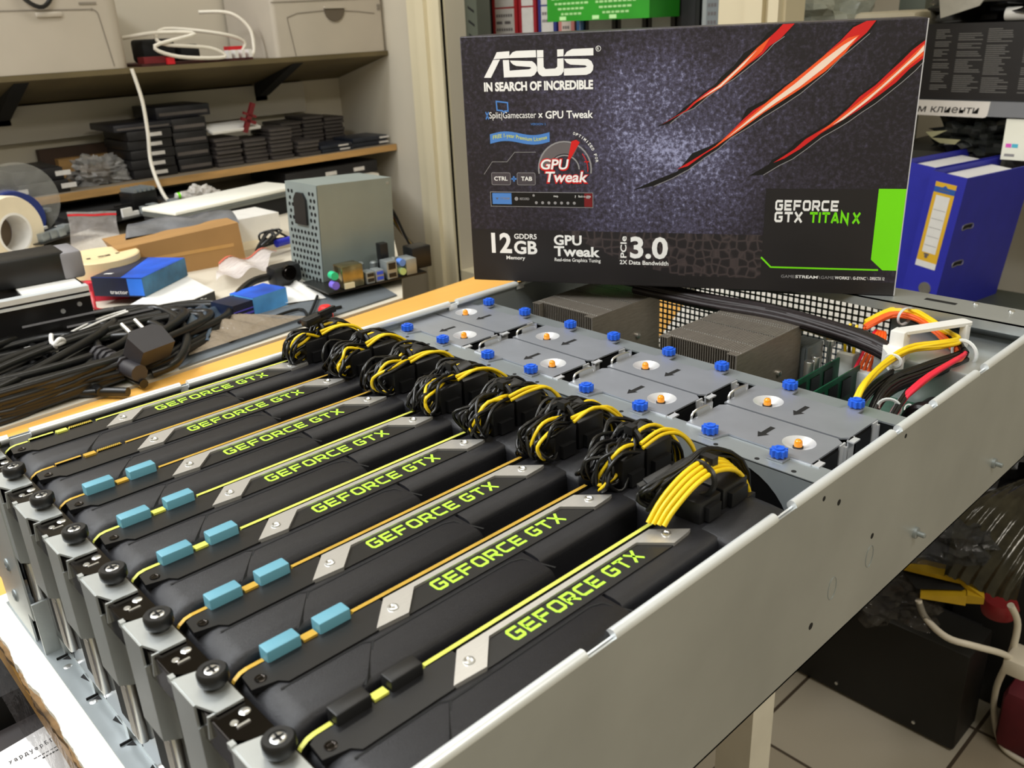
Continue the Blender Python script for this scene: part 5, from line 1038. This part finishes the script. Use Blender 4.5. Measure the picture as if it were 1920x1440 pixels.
m = MB(); P_ = [Vector(q) for q in ((0.4244, 0.9110, 0.7480), (0.4788, 0.8855, 0.7480), (0.5256, 1.0424, 0.7480), (0.4887, 1.0639, 0.7480))]; m.sheet(lambda u, v: P_[0].lerp(P_[1], u).lerp(P_[3].lerp(P_[2], u), v) + Vector((0, 0, .001 + .008 * math.sin(u * 3.1) * math.sin(v * 3.1) * (1 + .5 * math.sin(u * 15 + v * 12)))), 16, 12); tag(m.build('white_paper', NYLON, smooth=70), 'crumpled white paper left of the power supply foot', 'paper')

# ---------------------------------------------------------------- metal rack and binders beyond the wall opening
RACK = mk('grey_green_rack', (96, 102, 92), .5, .4, .1, 10)
t = thing('metal_rack', 'grey slotted metal rack holding office binders, seen above the retail box', 'rack', (1.55, 1.3, 0))
for y in (1.60, .78):
    m = MB(); m.box(1.40, 1.445, y - .045, y, 0, 2.2); m.build('upright', RACK, t)
    m = MB()
    for k in range(26):
        z = .50 + k * .032; m.add([(1.3995, y - .035, z), (1.3995, y - .012, z + .012), (1.3995, y - .012, z + .018), (1.3995, y - .035, z + .006)], [[0, 1, 2, 3]])
    m.build('slot', MATTE, t, 0, fix=False)
for z in (1.06, 1.45): 
    m = MB(); m.box(1.45, 1.80, .80, 1.60, z - .02, z); m.build('shelf', RACK, t)
BD = [('white binder spine', (1.745, 1.70), 'grey', 'white ring binder at the left end of the rack'), ]
def binder(y0, y1, c, lab, lc=(206, 202, 198), txt=None):
    t = thing('ring_binder', lab, 'binder', (1.62, (y0 + y1) / 2, 1.06), group='binders on the metal rack')
    m = MB(); m.box(1.53, 1.78, y1 + .001, y0 - .001, 1.0605, 1.38); m.build('cover', mk('binder_%d_%d_%d' % c, c, .5, 0, .06, 20), t)
    m = MB(); w_ = y0 - y1; m.box(1.5294, 1.53, y1 + .012, y0 - .012, 1.085, 1.148); m.box(1.5294, 1.53, y1 + .012, y0 - .012, 1.152, 1.30); m.build('label', mk('binder_label_%d_%d_%d' % lc, lc, .6, 0, .06, 60), t)
    if txt:
        m = MB()
        for k, s in enumerate(txt):
            n_ = max(2, len(s)); st = (w_ - .032) / n_
            m.faces2([[(y0 - .016 - j * st, 1.128 - k * .017), (y0 - .016 - (j + .7) * st, 1.128 - k * .017), (y0 - .016 - (j + .7) * st, 1.135 - k * .017), (y0 - .016 - j * st, 1.135 - k * .017)] for j in range(n_)], lambda a, b: (1.529, a, b))
        m.build('label_text', PDG, t, 0, fix=False)
D0 = 1.53
binder(1.74, 1.675, (150, 148, 140), 'grey binder with a tall label at the left end of the rack', (190, 186, 178), ('сервиз',))
binder(1.670, 1.645, (44, 40, 40), 'thin black binder beside the grey one')
binder(1.64, 1.545, (168, 34, 40), 'left of the two red binders, with a typed label', txt=('Фактури', 'и', 'входящи', '2014'))
binder(1.54, 1.475, (150, 30, 40), 'right of the two red binders, with a blank label')
binder(1.47, 1.405, (40, 50, 120), 'dark blue binder between the red binders and the pink one', txt=('2013', 'Touch'))
binder(1.40, 1.345, (196, 120, 116), 'pink binder with a striped label, left of the green box', (206, 190, 182), ('А Б', 'Г Д', 'Е Ж', 'З И'))
binder(1.34, 1.315, (52, 98, 150), 'light blue binder under the left edge of the green box')
binder(1.31, 1.215, (56, 56, 58), 'first black binder under the green box, from the left', (188, 188, 190))
binder(1.21, 1.125, (56, 54, 54), 'second black binder under the green box, from the left', (188, 188, 190))
binder(1.12, 1.045, (48, 44, 44), 'third black binder under the green box, from the left', (180, 180, 182))
binder(1.04, .98, (22, 22, 24), 'last black binder, right of the green box', (36, 36, 40))
binder(.975, .92, (156, 160, 162), 'light grey binder beside the right rack post', (120, 126, 130), ('III', 'III', 'III'))
t = thing('green_box', 'bright green printed carton lying across the binders', 'box', (1.5000, 1.1500, 1.1393))
GB = mk('green_box_print', (40, 150, 34), .4, 0, .15, 10)
m = MB(); m.box(1.42, 1.525, 1.03, 1.33, 1.112, 1.26); m.build('carton', GB, t)
m = MB()
for k in range(4):
    for a, b in ((1.315, 1.20), (1.19, 1.06)):
        y = a - .01 * k
        while y > b + .01 * k:
            l_ = .006 + .006 * ((k * 7 + int(y * 900)) % 4) / 3; m.add([(1.4195, y, 1.158 - k * .011), (1.4195, y - l_, 1.158 - k * .011), (1.4195, y - l_, 1.1625 - k * .011), (1.4195, y, 1.1625 - k * .011)], [[0, 1, 2, 3]]); y -= l_ + .003
m.build('printed_lines', mk('print_mint', (170, 220, 150), .5, 0, .05, 20), t, 0, fix=False)
m = MB()
for y in (1.29, 1.19, 1.14): m.box(1.4193, 1.42, y - .02, y, 1.114, 1.122)
m.build('bright_marks', mk('print_pale_green', (190, 240, 170), .5, 0, .05, 20), t)

# ---------------------------------------------------------------- right-hand shelf
XS = 1.72
t = thing('storage_shelf', 'grey metal storage shelf with a taped paper label, at the right', 'shelf', (XS + .15, .4, .93))
m = MB(); m.box(XS, XS + .32, -.4, .76, .906, .934); m.build('board', mk('grey_shelf_paint', (136, 138, 144), .5, .3, .06, 10), t)
m = MB(); m.box(XS + .05, XS + .32, -.4, .66, .795, .826); m.build('board', mk('dark_grey_shelf', (84, 82, 76), .5, .3, .06, 10), t)
m = MB(); m.box(XS + .28, XS + .32, .70, .76, 0, 1.6); m.build('upright', RACK, t)
m = MB(); m.box(XS + .28, XS + .32, -.4, -.34, 0, 1.6); m.build('upright', RACK, t)
m = MB(); y1, y0 = .432, .62; m.add([(XS - .0006, p[0], p[1]) for p in [(y0, .934), (y0, .905), (y1 + .008, .9035)] + arc(y1 + .008, .9115, .008, 270, 180, 4) + [(y1 - .002, .934)]], [list(range(9))]); m.build('paper_label', mk('label_paper_white', (232, 226, 220), .6, 0, .03, 30), t, 0, fix=False)
m = MB(); put_text(m, lambda a, b: (XS - .001, a, b), 'Към клиенти', .600, .449, .9105, .9255, bold=.005, shear=.12); m.build('label_letters', PK, t, 0, fix=False)
t = thing('black_carton', 'long black carton with columns of small grey print, on the right-hand shelf', 'box', (XS + .1, .4, .935))
m = MB(); m.box(XS + .012, XS + .25, -.2, .60, .9345, 1.077); m.build('carton', mk('black_carton_print', (28, 26, 28), .45, 0, .15, 20), t)
m = MB(); q = random.Random(3); 
for cx, wd in ((.556, .034), (.512, .05), (.458, .055), (.39, .055), (.325, .055)):
    z = 1.066
    while z > .95:
        if q.random() < .86:
            l_ = wd * q.uniform(.45, 1); m.add([(XS + .0118, cx, z), (XS + .0118, cx - l_, z), (XS + .0118, cx - l_, z - .0016), (XS + .0118, cx, z - .0016)], [[0, 1, 2, 3]])
        z -= .0037
m.build('printed_lines', mk('print_dim_grey', (112, 110, 108), .6, 0, .1, 400), t, 0, fix=False)
m = MB(); m.lathe([(.012, 0), (.0125, .004), (.0125, .3)], (XS + .03, .437, 1.0905), 'y', 20); m2 = m; m2.v = [Vector((v.x, .874 - v.y, v.z)) for v in m.v]; tag(m2.build('white_tube', NYLON), 'white cardboard tube on top of the black carton', 'tube')
lump('black_bag', (XS + .15, .40, 1.078), (.12, .19, .06), mk('black_bin_film', (16, 16, 18), .25, 0, .4, 30), 21, 'glossy black bag heaped on the black carton', 'bag')
m = MB(); P_ = [(XS + .01, .56, 1.13), (XS - .005, .545, 1.087), (XS - .01, .474, 1.107), (XS + .02, .45, 1.16), (XS + .04, .55, 1.17)]; m.add(P_ + [(a + .004, b, c_) for a, b, c_ in P_], [(0, 1, 2, 3, 4), (9, 8, 7, 6, 5)] + [(i, (i + 1) % 5, 5 + (i + 1) % 5, 5 + i) for i in range(5)]); tag(m.build('paper_scrap', mk('grey_paper', (168, 164, 154), .6, 0, .1, 40)), 'grey folded paper hanging over the black carton', 'paper')
lump('clear_bag', (1.95, .965, 1.05), (.11, .13, .065), film('bubble_film', (206, 212, 202), .7, .18), 31, 'crumpled clear plastic bag above the retail box, right of the wall frame', 'bag', k=.45)
m = MB(); m.box(1.84, 2.1, .80, 1.12, 1.0, 1.05); m.cur = 0; tag(m.build('carton_box', mk('drab_carton', (120, 110, 92), .7, 0, .1, 20)), 'drab carton under the clear bag behind the retail box', 'box')
m = MB(); m.box(1.84, 2.1, .79, 1.13, 0, 1.0); tag(m.build('filing_cabinet', RACK), 'grey cabinet behind the retail box', 'cabinet')
m = MB(); m.rbox(XS + .02, XS + .25, .605, .74, .935, 1.103, .012); tag(m.build('cream_box', [mk('cream_carton', (190, 180, 156), .6, 0, .05, 20)]), 'cream box with rounded corners behind the top of the retail box', 'box')
lump('dark_bag', (XS + .12, .475, .826), (.10, .075, .05), mk('dark_green_film', (44, 46, 44), .25, .1, .5, 25), 44, 'dark crumpled plastic bag under the labelled shelf', 'bag', k=.4)
for k, P in enumerate(([(XS - .005, .545, .872), (XS - .012, .50, .878), (XS - .01, .53, .862)], [(XS - .012, .53, .862), (XS - .018, .47, .862), (XS - .016, .48, .852), (XS - .014, .51, .853)])):
    m = MB(); m.add(P + [(a + .002, b, c_) for a, b, c_ in P], [list(range(len(P))), list(range(len(P), 2 * len(P)))]); tag(m.build('paper_corner', mk('cream_paper', (160, 156, 120), .6, 0, .05, 20)), ['upper cream paper corner poking from the dark bag', 'lower cream paper corner poking from the dark bag'][k], 'paper')
m = MB(); m.box(XS + .005, XS + .2, .15, .398, .8265, .903); m.cur = 1; m.box(XS + .0045, XS + .005, .382, .392, .85, .857); m.cur = 2; m.box(XS + .0045, XS + .005, .370, .381, .85, .857); m.cur = 3; m.box(XS + .0045, XS + .005, .374, .392, .833, .838)
tag(m.build('ink_box', [mk('white_glossy_box', (250, 250, 236), .4, 0, .02, 20), mk('magenta_print', (230, 90, 200), .5, 0, .02, 20), mk('cyan_print', (80, 190, 220), .5, 0, .02, 20), PGR]), 'white ink box with magenta and cyan marks under the labelled shelf', 'box')
# blue binders
BLUB = mk('royal_blue_cover', (40, 44, 168), .5, 0, .06, 30); BLUD = mk('navy_cover', (30, 32, 96), .5, 0, .06, 30); YLBL = mk('yellow_label', (226, 178, 40), .55, 0, .04, 30)
def lever(label, loc, rz, lean, detail):
    t = thing('lever_arch_binder', label, 'binder', loc, (math.radians(lean), 0, rz), group='blue lever arch binders')
    w_, d_, h_ = .082, .285, .318
    m = MB(); m.box(0, w_, 0, .0025, 0, h_); m.build('spine', BLUB, t, local=True)
    for x in (0, w_ - .0025):
        m = MB(); m.box(x, x + .0025, .0025, d_, 0, h_); m.build('cover', BLUB, t, local=True)
    m = MB(); m.box(.006, w_ - .012, .03, d_ - .04, .004, h_ - .012); m.build('paper_block', mk('office_paper', (240, 239, 240), .7, 0, .02, 20), t, local=True)
    if detail:
        m = MB(); f = lambda a, b: (a, -.0004, b)
        m.faces2([rc(.016, .064, .108, .298)], f); m.cur = 1; f = lambda a, b: (a, -.0008, b); m.faces2([rc(.016, .064, .276, .288), [(.034, .288), (.046, .288), (.04, .293)]], f); m.cur = 2; m.faces2([rc(.024, .056, .142, .27), rc(.016, .064, .108, .122)], f)
        m.cur = 3; f = lambda a, b: (a, -.001, b); m.faces2([rc(.026, .054, .158 + .02 * k, .1588 + .02 * k) for k in range(5)] + [circ(.036, .133, .004, 10), rc(.03, .042, .136, .140)], f)
        m.faces2([rc(.028, .052, .2805, .2825)], f)
        m.build('spine_label', [YLBL, mk('label_blue_band', (40, 90, 170), .5, 0, .05, 20), NYLON, PDG], t, 0, local=True, fix=False)
        m = MB(); m.lathe([(.0125, -.0012), (.0145, -.0012), (.0145, .0)], (.052, 0, .062), 'y', 28); m.cur = 1; m.lathe([(.0125, -.0010), (.0125, -.0002)], (.052, 0, .062), 'y', 28); m.build('finger_ring', [BRIGHT, MATTE], t, local=True)
        for z in (.21, .125):
            m = MB(); m.tube([(w_ + .0006, .035, z), (w_ + .0006, .055, z + .002), (w_ + .0006, .075, z), (w_ + .0006, .075, z - .01), (w_ + .0006, .055, z - .008), (w_ + .0006, .035, z - .01)], .0012, 6, 3, True); m.cur = 1; m.box(w_, w_ + .0005, .037, .073, z - .008, z); m.build('ring_slot', [BRIGHT, MATTE], t, local=True)
    return t
def scale_children(t, k):
    for c in t.children:
        for v in c.data.vertices: v.co *= k
EU = (-.0164, .1113, -1.7106)
lb = lever('royal blue lever arch binder with a yellow spine label, right of the retail box', (1.5, .4666, .567), 0, 0, True)
lb.rotation_euler = EU; scale_children(lb, .842)
l2 = lever('navy-looking blue lever arch binder half hidden between the retail box and the labelled binder', (1.5, .4666, .567), 0, 0, False)
l2.rotation_euler = EU; scale_children(l2, .842); l2.location = Vector((1.5, .4666, .567)) + Euler(EU).to_matrix() @ Vector((-.0735, .02, .001))
m = MB(); m.box(1.44, 1.76, .25, .62, .54, .5585)
for x_, y_ in ((1.64, .27), (1.72, .27), (1.64, .58), (1.72, .58)): m.box(x_, x_ + .03, y_, y_ + .03, 0, .54)
tag(m.build('binder_stand', RACK), 'low grey stand under the blue binders', 'stand')
m = MB(); m.tube([(1.40, .15, .56), (1.43, .13, .60), (1.48, .10, .66), (1.52, .06, .70)], .003, 6, 4); tag(m.build('thin_wire', BLKW), 'thin dark wire in front of the blue binder at the right border', 'wire')
# ---------------------------------------------------------------- things on the floor at the right
t = thing('computer_case', 'flat black computer case lying on the tiled floor', 'computer case', (1.1, .5, 0))
m = MB(); m.rbox(1.047, 1.14, .10, .98, .004, .19, .004); m.build('shell', mk('black_case_steel', (26, 25, 24), .5, .2, .15, 10), t)
for y in (.165, .30):
    m = MB(); m.lathe([(.003, -.002), (.003, 0)], (1.047, y, .022), 'x', 10); m.build('screw', BRIGHT, t)
m = MB(); m.box(1.141, 1.17, .125, .9, 0, .17); m.build('rear_edge', BLK, t)
m = MB(); m.rbox(1.18, 1.62, .20, .65, 0, .30, .006); tag(m.build('dark_box', mk('dark_case', (28, 27, 26), .5, 0, .15, 12)), 'big dark box on the floor behind the flat computer case', 'box')
m = MB(); m.rbox(1.2, 1.6, -.08, .185, 0, .29, .006); tag(m.build('dark_box', mk('dark_case', (28, 27, 26), .5, 0, .15, 12)), 'dark box on the floor under the film-wrapped bundle at the right border', 'box')
YF2 = mk('yellow_folder', (196, 160, 30), .5, 0, .12, 20)
t = thing('yellow_folder', 'yellow folder wrapped around black sheets, under the film-wrapped bundle', 'folder', (0.9751, 0.1207, 0.3200))
A0, A1, A2 = [Vector(q) for q in ((0.9492, 0.1837, 0.3600), (0.9699, 0.1096, 0.3600), (0.9586, 0.0727, 0.3600))]
B0, B1 = [Vector(q) for q in ((0.9285, 0.1452, 0.3400), (0.9536, 0.0932, 0.3400))]
bk = Vector((.03, .012, 0))
m = MB(); m.loft([[A0, A0 + Vector((0, 0, .006)), A0 + bk + Vector((0, 0, .006)), A0 + bk], [A1, A1 + Vector((0, 0, .006)), A1 + bk + Vector((0, 0, .006)), A1 + bk], [A2 - Vector((0, 0, .01)), A2, A2 + bk, A2 + bk - Vector((0, 0, .01))]]); m.loft([[A2 - Vector((0, 0, .01)), A2, A2 + bk, A2 + bk - Vector((0, 0, .01))], [B1 + Vector((0, 0, .004)), B1 + Vector((0, .0, .018)), B1 + bk + Vector((0, 0, .018)), B1 + bk + Vector((0, 0, .004))]])
m.loft([[B1, B1 + Vector((0, 0, .016)), B1 + bk + Vector((0, 0, .016)), B1 + bk], [B0, B0 + Vector((0, 0, .004)), B0 + bk + Vector((0, 0, .004)), B0 + bk]]); m.build('cover', YF2, t)
m = MB(); m.loft([[B0 + Vector((.01, .01, .006)), A0 + Vector((.01, .01, -.001)), A0 + bk - Vector((0, 0, .001)), B0 + bk + Vector((0, 0, .006))], [B1 + Vector((.008, .008, .018)), A1 + Vector((.008, .008, -.001)), A1 + bk - Vector((0, 0, .001)), B1 + bk + Vector((0, 0, .018))]]); m.build('sheets', MATTE, t)
def wrap(u, v):
    p = Vector((0.9589, 0.1286, 0.3700)).lerp(Vector((0.9770, 0.0390, 0.3600)), u); q_ = Vector((1.0171, 0.1427, 0.4600)).lerp(Vector((1.2105, 0.0714, 0.4600)), u)
    r_ = p.lerp(q_, v); return r_ + Vector((0, 0, .05 * math.sin(v * 3.1) + .002 * math.sin(u * 34 - v * 30) + .001 * math.sin(u * 70 - v * 58) + .003 * math.sin(u * 7 - v * 4)))
m = MB(); m.sheet(wrap, 60, 30); tag(m.build('wrapped_bundle', mk('black_film_wrap', (46, 43, 34), .12, .25, .5, 40, .25, 60), smooth=80), 'bundle in tight glossy film at the right border, above the yellow folder', 'bundle')
lump('bubble_bag', Vector((0.9943, 0.1689, 0.4200)) - Vector((0, 0, .03)), (.07, .08, .04), film('dark_bubble_film', (60, 62, 66), .45, .12), 15, 'crumpled clear bag between the chassis wall and the wrapped bundle', 'bag', k=.45)
lump('smoky_bag', Vector((0.9450, 0.2023, 0.3000)), (.06, .06, .03), film('smoky_film', (60, 57, 54), .45, .15), 18, 'smoky plastic bag end hanging below the yellow folder', 'bag', k=.45)
lump('black_bag', Vector((1.3140, 0.1664, 0.3600)), (.14, .13, .09), mk('black_bin_film', (16, 16, 18), .25, 0, .4, 30), 23, 'black bag at the right border behind the wrapped bundle', 'bag', k=.4)
m = MB(); m.tube([(0.9305, 0.1476, 0.3350), (0.9325, 0.1353, 0.3100), (0.9163, 0.0984, 0.3050), (0.9307, 0.0644, 0.3000), (0.9803, 0.0394, 0.2700), (1.0640, 0.0281, 0.2000)], .0047, 10, 5); tag(m.build('white_cable', CBL), 'white cable crossing over the dark box on the floor', 'cable')
m = MB(); m.tube([(0.9964, 0.0492, 0.3400), (1.0188, 0.0414, 0.3000), (1.0265, 0.0436, 0.2400), (1.0956, 0.0694, 0.1200), (1.1376, 0.0737, 0.0300), (1.1070, 0.0463, 0.0080), (1.0959, 0.0071, 0.0080)], .0047, 10, 5); tag(m.build('white_cable', CBL), 'white cable dropping to the floor tiles at the right border', 'cable')
m = MB(); c = Vector((1.0036, 0.0303, 0.2500)); m.rbox(c.x - .02, c.x + .03, c.y - .02, c.y + .012, c.z - .015, c.z + .012, .005); tag(m.build('cable_plug', CBL), 'pale plug where the white cables cross', 'plug')
m = MB(); c = Vector((1.0443, 0.0746, 0.2910)); m.lathe([(.022, -.004), (.026, .01), (.022, .02), (.0, .022)], c, 'z', 24); tag(m.build('red_bowl', mk('dull_red', (130, 24, 30), .5, 0, .1, 20)), 'red object under the wrapped bundle', 'object')
m = MB(); c = Vector((1.1285, 0.0330, 0.1000)); m.rbox(c.x - .03, c.x + .2, c.y - .2, c.y + .03, 0, .12, .02); tag(m.build('dark_red_bag', mk('dark_red_cloth', (96, 22, 34), .7, 0, .2, 20)), 'dark red bag on the floor at the right border', 'bag')
